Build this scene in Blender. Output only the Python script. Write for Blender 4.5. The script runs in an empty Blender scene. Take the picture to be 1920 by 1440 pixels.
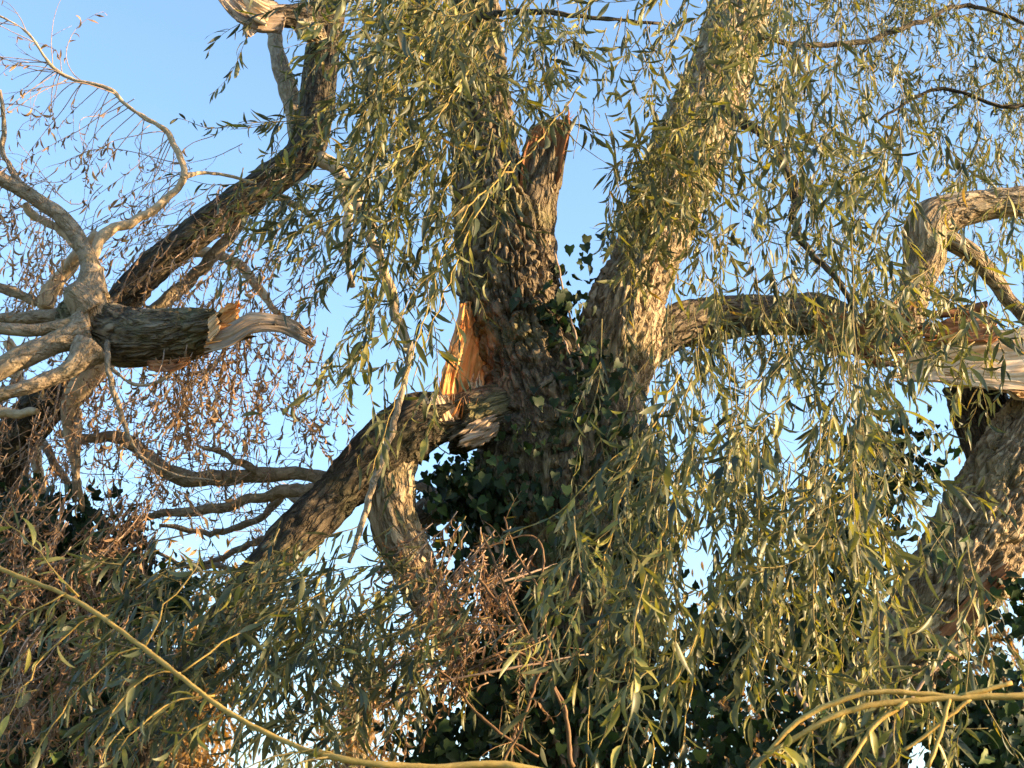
import bpy, math, numpy as np
from mathutils import Vector
R = math.radians
S = bpy.context.scene
COL = S.collection
rng = np.random.RandomState(11)

# ------------------------------------------------------------------ camera, sky, sun, exposure
CAM = np.array([0.0, 0.0, 1.6]); PITCH = R(20); F = 2900.0
cam = bpy.data.objects.new('camera', bpy.data.cameras.new('camera')); COL.objects.link(cam)
cam.location = CAM; cam.rotation_euler = (R(90) + PITCH, 0, 0)
cam.data.sensor_width = 36; cam.data.lens = 36 * F / 1920
cam.data.clip_start = 0.05; cam.data.clip_end = 2000
S.camera = cam
cam.data.dof.use_dof = True; cam.data.dof.focus_distance = 7.6; cam.data.dof.aperture_fstop = 7.0
SUN_EL, SUN_AZ = R(12), R(99)          # azimuth clockwise from +Y
W = bpy.data.worlds.new('World'); S.world = W; W.use_nodes = True
nt = W.node_tree
sk = nt.nodes.new('ShaderNodeTexSky'); sk.sky_type = 'NISHITA'; sk.sun_disc = False
sk.sun_elevation = SUN_EL; sk.sun_rotation = SUN_AZ
sk.air_density = 1.0; sk.dust_density = 1.0; sk.ozone_density = 2.3
nt.nodes['Background'].inputs[1].default_value = 0.15
nt.links.new(sk.outputs[0], nt.nodes['Background'].inputs[0])
sd = bpy.data.lights.new('sun', 'SUN'); sd.energy = 5.0; sd.angle = R(0.5); sd.color = (1.0, 0.68, 0.35)
so = bpy.data.objects.new('sun', sd); COL.objects.link(so)
SDIR = Vector((math.sin(SUN_AZ) * math.cos(SUN_EL), math.cos(SUN_AZ) * math.cos(SUN_EL), math.sin(SUN_EL)))
so.rotation_euler = SDIR.to_track_quat('Z', 'Y').to_euler()
so.location = (20, -10, 20)
vs = S.view_settings
vs.view_transform = 'Standard'; vs.look = 'None'; vs.gamma = 1; vs.use_curve_mapping = False; vs.exposure = 1.87

# ------------------------------------------------------------------ helpers
FWD = np.array([0, math.cos(PITCH), math.sin(PITCH)]); UP = np.array([0, -math.sin(PITCH), math.cos(PITCH)])
RIGHT = np.array([1.0, 0, 0])
def at(px, py, Y):
    """point of the place at ground distance Y (m) seen in direction (px, py); also its depth"""
    d = FWD + (px - 960) / F * RIGHT + (720 - py) / F * UP
    t = Y / d[1]
    return CAM + t * d, t
def proj(P):
    q = P - CAM
    z = q @ FWD
    return 960 + F * (q @ RIGHT) / z, 720 - F * (q @ UP) / z, z
def nrm(v): return v / np.maximum(np.linalg.norm(v, axis=-1, keepdims=True), 1e-9)

def _h(i, j, k, s):
    n = (i * 374761393 + j * 668265263 + k * 1274126177 + s * 974711) & 0xffffffff
    n = ((n ^ (n >> 13)) * 1274126177) & 0xffffffff
    n = n ^ (n >> 16)
    return (n & 0xffff) / 32767.5 - 1.0
def noise(P, seed=0):
    f = np.floor(P).astype(np.int64); u = P - f; u = u * u * (3 - 2 * u)
    o = 0
    for a in (0, 1):
        for b in (0, 1):
            for c in (0, 1):
                w = (u[:, 0] if a else 1 - u[:, 0]) * (u[:, 1] if b else 1 - u[:, 1]) * (u[:, 2] if c else 1 - u[:, 2])
                o = o + w * _h(f[:, 0] + a, f[:, 1] + b, f[:, 2] + c, seed)
    return o

ORIG = {}
def link(name, data, origin, parent):
    o = bpy.data.objects.new(name, data); COL.objects.link(o)
    o.location = origin if parent is None else np.asarray(origin) - ORIG[parent.name]
    o.parent = parent
    ORIG[o.name] = np.asarray(origin, float)
    return o
def thing(name, label, cat, loc, group=None):
    o = link(name, None, loc, None); o['label'] = label; o['category'] = cat; o.empty_display_size = 0.2
    if group: o['group'] = group
    return o
def mesh_obj(name, V, Q, mat, parent, T=None, bk=None, tint=None, kind=None, origin=None, smooth=True):
    """one mesh object from vertices V, quads Q and triangles T; optional per-vertex attributes"""
    V = np.asarray(V, float)
    Q = np.zeros((0, 4), int) if Q is None else np.asarray(Q, int)
    T = np.zeros((0, 3), int) if T is None else np.asarray(T, int)
    if origin is None: origin = V.mean(0)
    me = bpy.data.meshes.new(name)
    me.vertices.add(len(V)); me.vertices.foreach_set('co', (V - origin).astype(np.float32).ravel())
    me.loops.add(Q.size + T.size)
    me.loops.foreach_set('vertex_index', np.concatenate([Q.ravel(), T.ravel()]).astype(np.int32))
    me.polygons.add(len(Q) + len(T))
    st = np.concatenate([np.arange(len(Q)) * 4, Q.size + np.arange(len(T)) * 3])
    me.polygons.foreach_set('loop_start', st.astype(np.int32))
    if bk is not None:
        a = me.attributes.new('bk', 'FLOAT_VECTOR', 'POINT'); a.data.foreach_set('vector', np.asarray(bk, np.float32).ravel())
    if tint is not None:
        a = me.attributes.new('tint', 'FLOAT', 'POINT'); a.data.foreach_set('value', np.asarray(tint, np.float32).ravel())
    me.update(calc_edges=True)
    if smooth: me.polygons.foreach_set('use_smooth', np.ones(len(me.polygons), bool))
    me.materials.append(mat)
    o = link(name, me, origin, parent)
    if kind: o['kind'] = kind
    return o

# ------------------------------------------------------------------ materials
def mat_new(name):
    m = bpy.data.materials.new(name); m.use_nodes = True
    t = m.node_tree; t.nodes.clear()
    out = t.nodes.new('ShaderNodeOutputMaterial')
    return m, t, out
def N(t, typ, **kw):
    n = t.nodes.new(typ)
    for k, v in kw.items(): setattr(n, k, v)
    return n
def ramp(t, stops):
    r = N(t, 'ShaderNodeValToRGB')
    e = r.color_ramp.elements
    while len(e) < len(stops): e.new(0.5)
    for el, (p, c) in zip(e, stops): el.position = p; el.color = (*c, 1)
    return r
def bark_mat(name, dark, mid, light, moss, scale=1.0, mossamt=0.5, stretch=.3, bump=1.0, rough=.9, crack=17, crackdark=.2, dist=.035):
    m, t, out = mat_new(name); L = t.links.new
    a = N(t, 'ShaderNodeAttribute', attribute_name='bk')
    mp = N(t, 'ShaderNodeMapping'); mp.inputs['Scale'].default_value = (scale, scale, scale * stretch); L(a.outputs['Vector'], mp.inputs[0])
    n1 = N(t, 'ShaderNodeTexNoise'); n1.inputs['Scale'].default_value = 24; n1.inputs['Detail'].default_value = 8; n1.inputs['Roughness'].default_value = .7
    L(mp.outputs[0], n1.inputs['Vector'])
    n2 = N(t, 'ShaderNodeTexNoise'); n2.inputs['Scale'].default_value = 3.2; n2.inputs['Detail'].default_value = 6; n2.inputs['Roughness'].default_value = .65
    L(a.outputs['Vector'], n2.inputs['Vector'])
    nd = N(t, 'ShaderNodeTexNoise'); nd.inputs['Scale'].default_value = 14; nd.inputs['Detail'].default_value = 4; L(mp.outputs[0], nd.inputs['Vector'])
    wv = N(t, 'ShaderNodeVectorMath', operation='MULTIPLY_ADD'); L(nd.outputs['Color'], wv.inputs[0]); wv.inputs[1].default_value = (.2, .2, .2); L(mp.outputs[0], wv.inputs[2])
    n3 = N(t, 'ShaderNodeTexVoronoi', feature='DISTANCE_TO_EDGE'); n3.inputs['Scale'].default_value = crack; L(wv.outputs[0], n3.inputs['Vector'])
    ck = N(t, 'ShaderNodeMapRange'); ck.inputs['From Max'].default_value = .22; L(n3.outputs['Distance'], ck.inputs[0])
    cm = N(t, 'ShaderNodeMath', operation='MULTIPLY_ADD'); L(ck.outputs[0], cm.inputs[0]); cm.inputs[1].default_value = crackdark; L(n1.outputs['Fac'], cm.inputs[2])
    cs_ = N(t, 'ShaderNodeMath', operation='SUBTRACT'); L(cm.outputs[0], cs_.inputs[0]); cs_.inputs[1].default_value = crackdark * .7
    cr = ramp(t, [(.25, dark), (.5, mid), (.74, light)]); L(cs_.outputs[0], cr.inputs[0])
    mr = ramp(t, [(.48, (0, 0, 0)), (.68, (mossamt,) * 3)]); L(n2.outputs['Fac'], mr.inputs[0])
    mx = N(t, 'ShaderNodeMix', data_type='RGBA'); L(mr.outputs[0], mx.inputs['Factor']); L(cr.outputs[0], mx.inputs['A'])
    mx.inputs['B'].default_value = (*moss, 1)
    ad = N(t, 'ShaderNodeMath', operation='MULTIPLY_ADD'); L(ck.outputs[0], ad.inputs[0]); ad.inputs[1].default_value = .8; L(n1.outputs['Fac'], ad.inputs[2])
    b = N(t, 'ShaderNodeBump'); b.inputs['Strength'].default_value = bump; b.inputs['Distance'].default_value = dist; L(ad.outputs[0], b.inputs['Height'])
    p = N(t, 'ShaderNodeBsdfPrincipled'); p.inputs['Roughness'].default_value = rough; p.inputs['Specular IOR Level'].default_value = .2
    L(mx.outputs['Result'], p.inputs['Base Color']); L(b.outputs[0], p.inputs['Normal']); L(p.outputs[0], out.inputs[0])
    return m
def wood_mat(name, c1, c2, c3, freq=60):
    m, t, out = mat_new(name); L = t.links.new
    a = N(t, 'ShaderNodeAttribute', attribute_name='bk')
    mp = N(t, 'ShaderNodeMapping'); mp.inputs['Scale'].default_value = (1, 1, .06); L(a.outputs['Vector'], mp.inputs[0])
    n1 = N(t, 'ShaderNodeTexNoise'); n1.inputs['Scale'].default_value = freq; n1.inputs['Detail'].default_value = 6; L(mp.outputs[0], n1.inputs['Vector'])
    n2 = N(t, 'ShaderNodeTexNoise'); n2.inputs['Scale'].default_value = 9; n2.inputs['Detail'].default_value = 3; L(a.outputs['Vector'], n2.inputs['Vector'])
    ad = N(t, 'ShaderNodeMix', data_type='FLOAT'); ad.inputs['Factor'].default_value = .45; L(n1.outputs['Fac'], ad.inputs['A']); L(n2.outputs['Fac'], ad.inputs['B'])
    cr = ramp(t, [(.32, c1), (.5, c2), (.66, c3)]); L(ad.outputs['Result'], cr.inputs[0])
    b = N(t, 'ShaderNodeBump'); b.inputs['Strength'].default_value = .7; b.inputs['Distance'].default_value = .008; L(n1.outputs['Fac'], b.inputs['Height'])
    p = N(t, 'ShaderNodeBsdfPrincipled'); p.inputs['Roughness'].default_value = .75; p.inputs['Specular IOR Level'].default_value = .25
    L(cr.outputs[0], p.inputs['Base Color']); L(b.outputs[0], p.inputs['Normal']); L(p.outputs[0], out.inputs[0])
    return m
def leaf_mat(name, stops, under, undermix=.55, rough=.45, trans=.3, spec=.4):
    m, t, out = mat_new(name); L = t.links.new
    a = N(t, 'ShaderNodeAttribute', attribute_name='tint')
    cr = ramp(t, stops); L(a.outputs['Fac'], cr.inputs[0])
    tc = N(t, 'ShaderNodeTexCoord')
    nz = N(t, 'ShaderNodeTexNoise'); nz.inputs['Scale'].default_value = 45; nz.inputs['Detail'].default_value = 3; L(tc.outputs['Object'], nz.inputs['Vector'])
    hv = N(t, 'ShaderNodeHueSaturation'); L(cr.outputs[0], hv.inputs['Color'])
    vm = N(t, 'ShaderNodeMapRange'); vm.inputs['To Min'].default_value = .7; vm.inputs['To Max'].default_value = 1.3; L(nz.outputs['Fac'], vm.inputs[0]); L(vm.outputs[0], hv.inputs['Value'])
    g = N(t, 'ShaderNodeNewGeometry')
    um = N(t, 'ShaderNodeMath', operation='MULTIPLY'); L(g.outputs['Backfacing'], um.inputs[0]); um.inputs[1].default_value = undermix
    mx = N(t, 'ShaderNodeMix', data_type='RGBA'); L(um.outputs[0], mx.inputs['Factor']); L(hv.outputs[0], mx.inputs['A']); mx.inputs['B'].default_value = (*under, 1)
    p = N(t, 'ShaderNodeBsdfPrincipled'); p.inputs['Roughness'].default_value = rough; p.inputs['Specular IOR Level'].default_value = spec
    L(mx.outputs['Result'], p.inputs['Base Color'])
    tr = N(t, 'ShaderNodeBsdfTranslucent'); th = N(t, 'ShaderNodeHueSaturation'); th.inputs['Saturation'].default_value = 1.25; th.inputs['Value'].default_value = 1.3
    L(hv.outputs[0], th.inputs['Color']); L(th.outputs[0], tr.inputs[0])
    ms = N(t, 'ShaderNodeMixShader'); ms.inputs[0].default_value = trans; L(p.outputs[0], ms.inputs[1]); L(tr.outputs[0], ms.inputs[2]); L(ms.outputs[0], out.inputs[0])
    return m
M = {}
M['bark'] = bark_mat('rough_willow_bark', (.045, .034, .024), (.165, .13, .088), (.33, .265, .18), (.16, .175, .06))
M['bark_grey'] = bark_mat('grey_branch_bark', (.13, .098, .066), (.27, .21, .145), (.40, .325, .235), (.15, .15, .07), 1.0, .35, .6, .7, .9, 13, .14, .02)
M['bark_shade'] = bark_mat('shaded_bough_bark', (.025, .02, .015), (.075, .06, .042), (.19, .15, .1), (.075, .085, .035), 1.0, .35)  # darker bark copy, shade put into the bark and moss colours
M['bark_lit'] = bark_mat('sunlit_ridged_bark', (.09, .06, .035), (.32, .245, .155), (.55, .45, .31), (.24, .24, .10), .9, .4)  # lighter copy of the willow bark, sunlight put into its colour
M['wood'] = wood_mat('torn_orange_wood', (.40, .13, .03), (.66, .28, .08), (.84, .52, .24))
M['wood_pale'] = wood_mat('pale_splintered_wood', (.36, .23, .12), (.58, .42, .26), (.74, .6, .42))
M['wood_red'] = wood_mat('rotten_red_wood', (.07, .03, .014), (.22, .09, .035), (.38, .19, .08), 40)
M['wood_grey'] = wood_mat('weathered_grey_wood', (.13, .095, .07), (.28, .215, .16), (.44, .355, .275))
M['bark_smooth_lit'] = bark_mat('smooth_sunlit_branch_bark', (.24, .17, .10), (.40, .30, .19), (.54, .43, .29), (.3, .27, .14), 1.0, .2, .6, .4, .85, 13, .08, .012)  # smooth branch bark, paler because sunshine is mixed into the colour
M['twig'] = bark_mat('yellow_twig_bark', (.22, .14, .035), (.37, .25, .07), (.46, .33, .11), (.2, .2, .06), 3, .3, .4, .2, .6, 40, .1, .004)
M['twig_olive'] = bark_mat('olive_twig_bark', (.10, .075, .03), (.19, .145, .055), (.27, .21, .09), (.14, .14, .05), 3, .3, .4, .2, .7, 40, .1, .004)
M['twig_brown'] = bark_mat('brown_twig_bark', (.17, .115, .085), (.33, .24, .18), (.48, .37, .28), (.2, .15, .1), 3, .1, .4, .2, .8, 40, .1, .004)
M['twig_red'] = bark_mat('reddish_shoot_bark', (.08, .045, .028), (.15, .085, .045), (.22, .14, .065), (.2, .16, .06), 3, .3, .4, .2, .6, 40, .1, .004)
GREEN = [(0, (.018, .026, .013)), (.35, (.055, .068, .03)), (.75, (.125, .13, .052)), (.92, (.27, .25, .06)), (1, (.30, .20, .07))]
M['leaf'] = leaf_mat('willow_leaf', GREEN, (.17, .178, .11))
M['dead'] = leaf_mat('withered_willow_leaf', [(0, (.10, .062, .04)), (.5, (.225, .14, .082)), (.85, (.35, .22, .12)), (1, (.42, .29, .14))], (.26, .18, .13), .4, .7, .25, .2)
M['ivy'] = leaf_mat('ivy_leaf', [(0, (.009, .02, .008)), (.6, (.02, .042, .015)), (.9, (.05, .09, .025)), (1, (.11, .15, .04))], (.024, .04, .018), .5, .55, .12, .25)
M['gold'] = leaf_mat('golden_autumn_leaf', [(0, (.10, .065, .028)), (.5, (.21, .125, .045)), (1, (.34, .2, .07))], (.3, .19, .08), .5, .6, .35, .2)
def ground_mat():
    m, t, out = mat_new('rough_grass'); L = t.links.new
    tc = N(t, 'ShaderNodeTexCoord')
    n1 = N(t, 'ShaderNodeTexNoise'); n1.inputs['Scale'].default_value = .6; n1.inputs['Detail'].default_value = 9; L(tc.outputs['Object'], n1.inputs['Vector'])
    cr = ramp(t, [(.35, (.05, .06, .022)), (.55, (.08, .095, .03)), (.7, (.14, .11, .05))]); L(n1.outputs['Fac'], cr.inputs[0])
    p = N(t, 'ShaderNodeBsdfPrincipled'); p.inputs['Roughness'].default_value = .95; L(cr.outputs[0], p.inputs['Base Color']); L(p.outputs[0], out.inputs[0])
    return m
M['ground'] = ground_mat()

# ------------------------------------------------------------------ tubes (trunks, limbs, twigs)
def catmull(P, n_per):
    P = np.asarray(P, float)
    if len(P) == 2: return np.array([P[0] + (P[1] - P[0]) * u for u in np.linspace(0, 1, n_per + 1)])
    A = np.vstack([2 * P[0] - P[1], P, 2 * P[-1] - P[-2]]); out = []
    for i in range(1, len(A) - 2):
        p0, p1, p2, p3 = A[i - 1:i + 3]
        u = np.linspace(0, 1, n_per, endpoint=False)[:, None]
        out.append(.5 * (2 * p1 + (p2 - p0) * u + (2 * p0 - 5 * p1 + 4 * p2 - p3) * u ** 2 + (3 * p1 - p0 - 3 * p2 + p3) * u ** 3))
    out.append(P[-1:]); return np.vstack(out)
def resample(C, step):
    d = np.linalg.norm(np.diff(C[:, :3], axis=0), axis=1); s = np.concatenate([[0], np.cumsum(d)])
    n = max(3, int(s[-1] / step) + 1); u = np.linspace(0, s[-1], n)
    return np.stack([np.interp(u, s, C[:, k]) for k in range(C.shape[1])], 1), u
def frames(P):
    T = nrm(np.gradient(P, axis=0))
    a = np.array([0, 0, 1.0]) if abs(T[0][2]) < .9 else np.array([1.0, 0, 0])
    u = nrm(np.cross(T[0], a)); U = [u]
    for i in range(1, len(T)):
        u = u - T[i] * (u @ T[i]); u = u / max(np.linalg.norm(u), 1e-9); U.append(u)
    U = np.array(U); return T, U, np.cross(T, U)
def tube_geo(C, sides, step, amp=0, freq=14, stretch=.28, seed=0, lump=.0, ragged=0, cap=True):
    """C: rows x,y,z,r. Bark relief AMP (m): plates parted by fissures that run along the limb"""
    X, s = resample(C, step); P, r = X[:, :3], X[:, 3]; n = len(P)
    T, U, B = frames(P)
    th = np.linspace(0, 2 * np.pi, sides, endpoint=False)
    ct, stt = np.cos(th), np.sin(th)
    rr = np.repeat(r[:, None], sides, 1); ss = np.repeat(s[:, None], sides, 1)
    bk = np.stack([rr * ct, rr * stt, ss + seed * 3.7], -1).reshape(-1, 3)
    disp = np.zeros(n * sides)
    if lump: disp += lump * rr.ravel() * (noise(bk * np.array([2.2, 2.2, 1.6]) / max(r.max(), .03) * .25, seed + 9) + .5 * noise(bk * np.array([5, 5, 3]) / max(r.max(), .03) * .25, seed + 5))
    if amp:
        q = bk * np.array([freq, freq, freq * stretch])
        w = np.stack([noise(q * .6, seed + 1), noise(q * .6 + 7, seed + 2), noise(q * .9 + 3, seed + 3)], 1)
        q2 = q + .75 * w
        f1 = np.minimum(1, np.abs(noise(q2, seed)) * 4.2); f1 = f1 * f1 * (3 - 2 * f1); f2 = np.minimum(1, np.abs(noise(q2 * np.array([1.3, 1.3, 2.6]) + 11, seed + 4)) * 4)
        h = f1 * (.6 + .4 * f2) + .35 * noise(q * np.array([2.7, 2.7, 5]), seed + 6)
        disp += amp * (h - .6)
    R_ = rr + disp.reshape(n, sides)
    if ragged:
        k = int(min(n - 2, max(3, ragged / step)))
        g = noise(np.stack([ct * 2.2, stt * 2.2, np.full(sides, seed * 1.3)], 1), seed) * ragged + noise(np.stack([ct * 6, stt * 6, np.full(sides, seed * 1.3)], 1), seed + 2) * ragged * .5
        off = np.zeros((n, sides)); off[-k:] = np.linspace(0, 1, k)[:, None] * g[None]
    else: off = np.zeros((n, sides))
    V = P[:, None, :] + (ct[None, :, None] * U[:, None, :] + stt[None, :, None] * B[:, None, :]) * R_[..., None] + off[..., None] * T[:, None, :]
    V = V.reshape(-1, 3)
    i = np.arange(n - 1)[:, None] * sides; j = np.arange(sides)[None, :]; j2 = (j + 1) % sides
    Q = np.stack([i + j, i + j2, i + sides + j2, i + sides + j], -1).reshape(-1, 4)
    Tr = np.zeros((0, 3), int)
    if cap:
        V = np.vstack([V, P[:1], P[-1:] - (T[-1:] * ragged * .3)]); bk = np.vstack([bk, bk[:1] * [0, 0, 1], bk[-1:] * [0, 0, 1]])
        a, b = n * sides, n * sides + 1
        jj = np.arange(sides); k2 = (jj + 1) % sides
        Tr = np.vstack([np.stack([np.full(sides, a), k2, jj], 1), np.stack([np.full(sides, b), (n - 1) * sides + jj, (n - 1) * sides + k2], 1)])
    return V, Q, Tr, bk
def px_pts(pts):
    out = []
    for px, py, Y, r in pts:
        p, t = at(px, py, Y); out.append([*p, r * t / F])
    return np.array(out)
LINES = {}
_seed = [0]
def limb(name, parent, pts, mat, sides=24, step=.03, amp=.004, freq=16, lump=.12, ragged=0, key=None, label=None, stretch=.28, world=False, kink=1.0):
    _seed[0] += 1
    C = catmull(np.array(pts) if world else px_pts(pts), 12)
    rm = C[:, 3:4]; sl = np.concatenate([[0], np.cumsum(np.linalg.norm(np.diff(C[:, :3], axis=0), axis=1))])
    for fr, am in ((5.0, .55), (1.6, .8)):
        q = np.stack([sl / np.maximum(rm.max(), .012) / fr, np.full(len(sl), _seed[0] * 3.1), np.zeros(len(sl))], 1)
        C[:, :3] += kink * np.minimum(rm, .03) * am * np.stack([noise(q + k * 17.3, 5) for k in range(3)], 1)
    C[:, 3] *= 1 + .14 * kink * noise(np.stack([sl / np.maximum(rm.max(), .012) / 2.2, np.full(len(sl), _seed[0] * 1.7), np.ones(len(sl))], 1), 8)
    V, Q, T, bk = tube_geo(C, sides, step, amp, freq, stretch, _seed[0], lump, ragged)
    o = mesh_obj(name, V, Q, mat, parent, T=T, bk=bk, origin=C[0, :3])
    if key: LINES[key] = C
    if label: o['label'] = label
    return o
def slab_geo(base, d, wdir, L, w, th, rs, nseg=7, bend=0.0, taper=.15, jag=.25):
    """a torn strip of wood: grain along d, width along wdir, bent and with a jagged pointed end"""
    d = nrm(d); wdir = nrm(wdir - d * (wdir @ d)); nn = np.cross(d, wdir)
    V, bk = [], []
    ns = rs.uniform(-1, 1, (nseg + 1, 4))
    for i in range(nseg + 1):
        u = i / nseg
        c = base + d * L * u + nn * (bend * L * u * u) + wdir * ns[i, 2] * w * .06
        ww = w * (1 - (1 - taper) * u ** 1.6) * (1 + jag * .5 * ns[i, 0]); tt = th * (1 - .6 * u) * (1 + .3 * ns[i, 1])
        for a, b in ((-.5, -.5), (-.17, -.62), (.17, -.45), (.5, -.5), (.5, .5), (.17, .66), (-.17, .42), (-.5, .5)):
            V.append(c + wdir * a * ww + nn * b * tt); bk.append((a * ww, b * tt, u * L + ns[0, 3]))
    V = np.array(V); k = 8
    Q = [[i * k + j, i * k + (j + 1) % k, (i + 1) * k + (j + 1) % k, (i + 1) * k + j] for i in range(nseg) for j in range(k)]
    e = nseg * k
    Q += [[3, 2, 5, 4], [2, 1, 6, 5], [1, 0, 7, 6], [e + 0, e + 1, e + 6, e + 7], [e + 1, e + 2, e + 5, e + 6], [e + 2, e + 3, e + 4, e + 5]]
    return V, Q, np.array(bk)
def slab(name, parent, base, d, wdir, L, w, th, mat, rs, label=None, **kw):
    V, Q, bk = slab_geo(np.asarray(base, float), np.asarray(d, float), np.asarray(wdir, float), L, w, th, rs, **kw)
    o = mesh_obj(name, V, Q, mat, parent, bk=bk, origin=np.asarray(base, float), smooth=False)
    if label: o['label'] = label
    return o
def splinters(parent, a, b, wpx, n, mat, name='splinter', th=.02, spread=.12, lens=(.5, 1.05), bend=.05, seed=1):
    """N torn strips standing on the line around px point A towards px point B; A, B = (px, py, Y)"""
    rs = np.random.RandomState(seed)
    A, t = at(*a); Bp, _ = at(*b); d = nrm(Bp - A); L = np.linalg.norm(Bp - A); w = wpx * t / F
    side = nrm(np.cross(d, FWD))
    for i in range(n):
        u = (i + .5) / n - .5 + rs.uniform(-.06, .06)
        base = A + side * w * u + FWD * rs.uniform(-.03, .03)
        dd = nrm(d + side * (-u * .5 * w / L * 2 + rs.normal(0, spread)) + FWD * rs.normal(0, spread))
        ww = nrm(side + FWD * rs.uniform(-.5, .5))
        slab(name, parent, base, dd, ww, L * rs.uniform(*lens), w / n * rs.uniform(1.0, 1.9), th * rs.uniform(.6, 1.4), mat, rs, bend=rs.uniform(-bend, bend))

def torn_sheet(name, parent, secs, mat, relief=.014, th=.03, jag=.12, nu=44, per=9, seed=0, edge=.05, label=None, hollow=0.0):
    """torn wood with grain along the sections; each section is (x1, y1, Y1, x2, y2, Y2) in view directions"""
    A = catmull(np.array([at(*q[:3])[0] for q in secs]), per); B = catmull(np.array([at(*q[3:])[0] for q in secs]), per)
    nv = len(A); v = np.linspace(0, 1, nv); u = np.linspace(0, 1, nu)
    L = np.linalg.norm(np.diff((A + B) / 2, axis=0), axis=1).sum(); w = np.linalg.norm(B - A, axis=1)
    c = np.stack([u * 9, np.full(nu, seed * 1.9), np.zeros(nu)], 1); c2 = np.stack([u * 26, np.full(nu, seed * 2.3), np.zeros(nu)], 1)
    top = 1 - jag * np.abs(noise(c, 3)) * 1.6 - jag * .7 * np.abs(noise(c2, 4))
    bot = jag * .5 * np.abs(noise(c + 5, 6))
    VV = bot[None] + (top - bot)[None] * v[:, None]
    idx = VV * (nv - 1)
    e0 = edge * noise(np.stack([v * 8, np.full(nv, seed * 1.1), np.zeros(nv)], 1), 1); e1 = edge * noise(np.stack([v * 8, np.full(nv, seed * 1.3), np.ones(nv)], 1), 2)
    U = u[None] * (1 + e1[:, None]) + (1 - u[None]) * e0[:, None]
    ia = lambda X: np.stack([np.interp(idx, np.arange(nv), X[:, k]) for k in range(3)], -1)
    PA, PB = ia(A), ia(B); P = PA + (PB - PA) * U[..., None]
    nn = nrm(np.cross(np.gradient(P, axis=1), np.gradient(P, axis=0))); nn = nn * np.sign(np.sum(nn * -FWD, -1, keepdims=True) + 1e-9)
    ws = np.interp(idx, np.arange(nv), w)
    q = np.stack([U * ws, VV * L * .08 + seed, np.zeros_like(U)], -1).reshape(-1, 3)
    d = relief * (noise(q * 22, 11) + .7 * noise(q * 60, 12) + .5 * noise(q * 130, 13)).reshape(U.shape) - hollow * (1 - (2 * U - 1) ** 2)
    Fr = P + nn * d[..., None]; tk = th * (1 - .75 * VV) * (.25 + .75 * np.sin(np.pi * np.clip(U, 0, 1)))
    Bk = Fr - nn * (tk + .002)[..., None]
    V = np.concatenate([Fr.reshape(-1, 3), Bk.reshape(-1, 3)]); o = nv * nu
    i = (np.arange(nv - 1)[:, None] * nu + np.arange(nu - 1)[None]).ravel()
    Q = [np.stack([i, i + 1, i + nu + 1, i + nu], 1), np.stack([i + o, i + o + nu, i + o + nu + 1, i + o + 1], 1)]
    for r in (np.arange(nu), (nv - 1) * nu + np.arange(nu), np.arange(nv) * nu, np.arange(nv) * nu + nu - 1):
        Q.append(np.stack([r[:-1], r[1:], r[1:] + o, r[:-1] + o], 1))
    bk = np.stack([U * ws, d, VV * L + seed], -1).reshape(-1, 3)
    ob = mesh_obj(name, V, np.vstack(Q), mat, parent, bk=np.vstack([bk, bk]), origin=(A[0] + B[0]) / 2)
    if label: ob['label'] = label
    return ob
def fibres(parent, secs_ab, n, length, mat, seed, spread=.25, w=.008, name='splinter'):
    """fine splinters along the px line a-b pointing roughly along px direction d"""
    rs = np.random.RandomState(seed); a, b, dpx = secs_ab
    for k in range(n):
        u = rs.rand(); P, t = at(a[0] + (b[0] - a[0]) * u, a[1] + (b[1] - a[1]) * u, a[2] + (b[2] - a[2]) * u + rs.uniform(-.03, .03))
        d = nrm(RIGHT * dpx[0] - UP * dpx[1] + rs.normal(0, spread, 3))
        slab(name, parent, P - d * .04, d, nrm(rs.normal(0, 1, 3)), rs.uniform(*length), w * rs.uniform(.6, 2.2), w * .6, mat, rs, nseg=3, bend=rs.uniform(-.15, .15), taper=.1)

# ------------------------------------------------------------------ leaves
ST_T = np.array([0, .14, .34, .58, .82, 1.0]); ST_W = np.array([.06, .62, 1.0, .9, .5, .02])
def leaf_verts(P, D, Nn, L, Wd, curl, sick, twist, fold):
    D = nrm(D); Nn = nrm(Nn - D * np.sum(D * Nn, 1, keepdims=True)); B = np.cross(D, Nn)
    n = len(P); V = np.zeros((n, 6, 3, 3))
    c = np.where(np.abs(curl) < 1e-3, 1e-3, curl)
    for k, (t, w) in enumerate(zip(ST_T, ST_W)):
        x = np.sin(c * t) / c; z = -(1 - np.cos(c * t)) / c
        pos = P + (D * x[:, None] + Nn * z[:, None] + B * (sick * t * t)[:, None]) * L[:, None]
        nl = Nn * np.cos(c * t)[:, None] + D * np.sin(c * t)[:, None]
        a = twist * t
        b = B * np.cos(a)[:, None] + nl * np.sin(a)[:, None]; n2 = nl * np.cos(a)[:, None] - B * np.sin(a)[:, None]
        hw = (Wd * w * .5)[:, None]
        V[:, k, 0] = pos - b * hw + n2 * hw * fold[:, None]; V[:, k, 1] = pos; V[:, k, 2] = pos + b * hw + n2 * hw * fold[:, None]
    return V.reshape(n, 18, 3)
LQ = np.array([[k * 3 + s, k * 3 + s + 1, (k + 1) * 3 + s + 1, (k + 1) * 3 + s] for k in range(5) for s in (0, 1)])
def ivy_outline():
    r = [(0, 0), (.36, -.16), (.54, .14), (.42, .36), (.40, .56), (.2, .7), (0, 1.0), (-.2, .7), (-.40, .56), (-.42, .36), (-.54, .14), (-.36, -.16)]
    return np.array(r)
IVO = ivy_outline()
IVT = np.array([[12, i, (i + 1) % 12] for i in range(12)])
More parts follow.
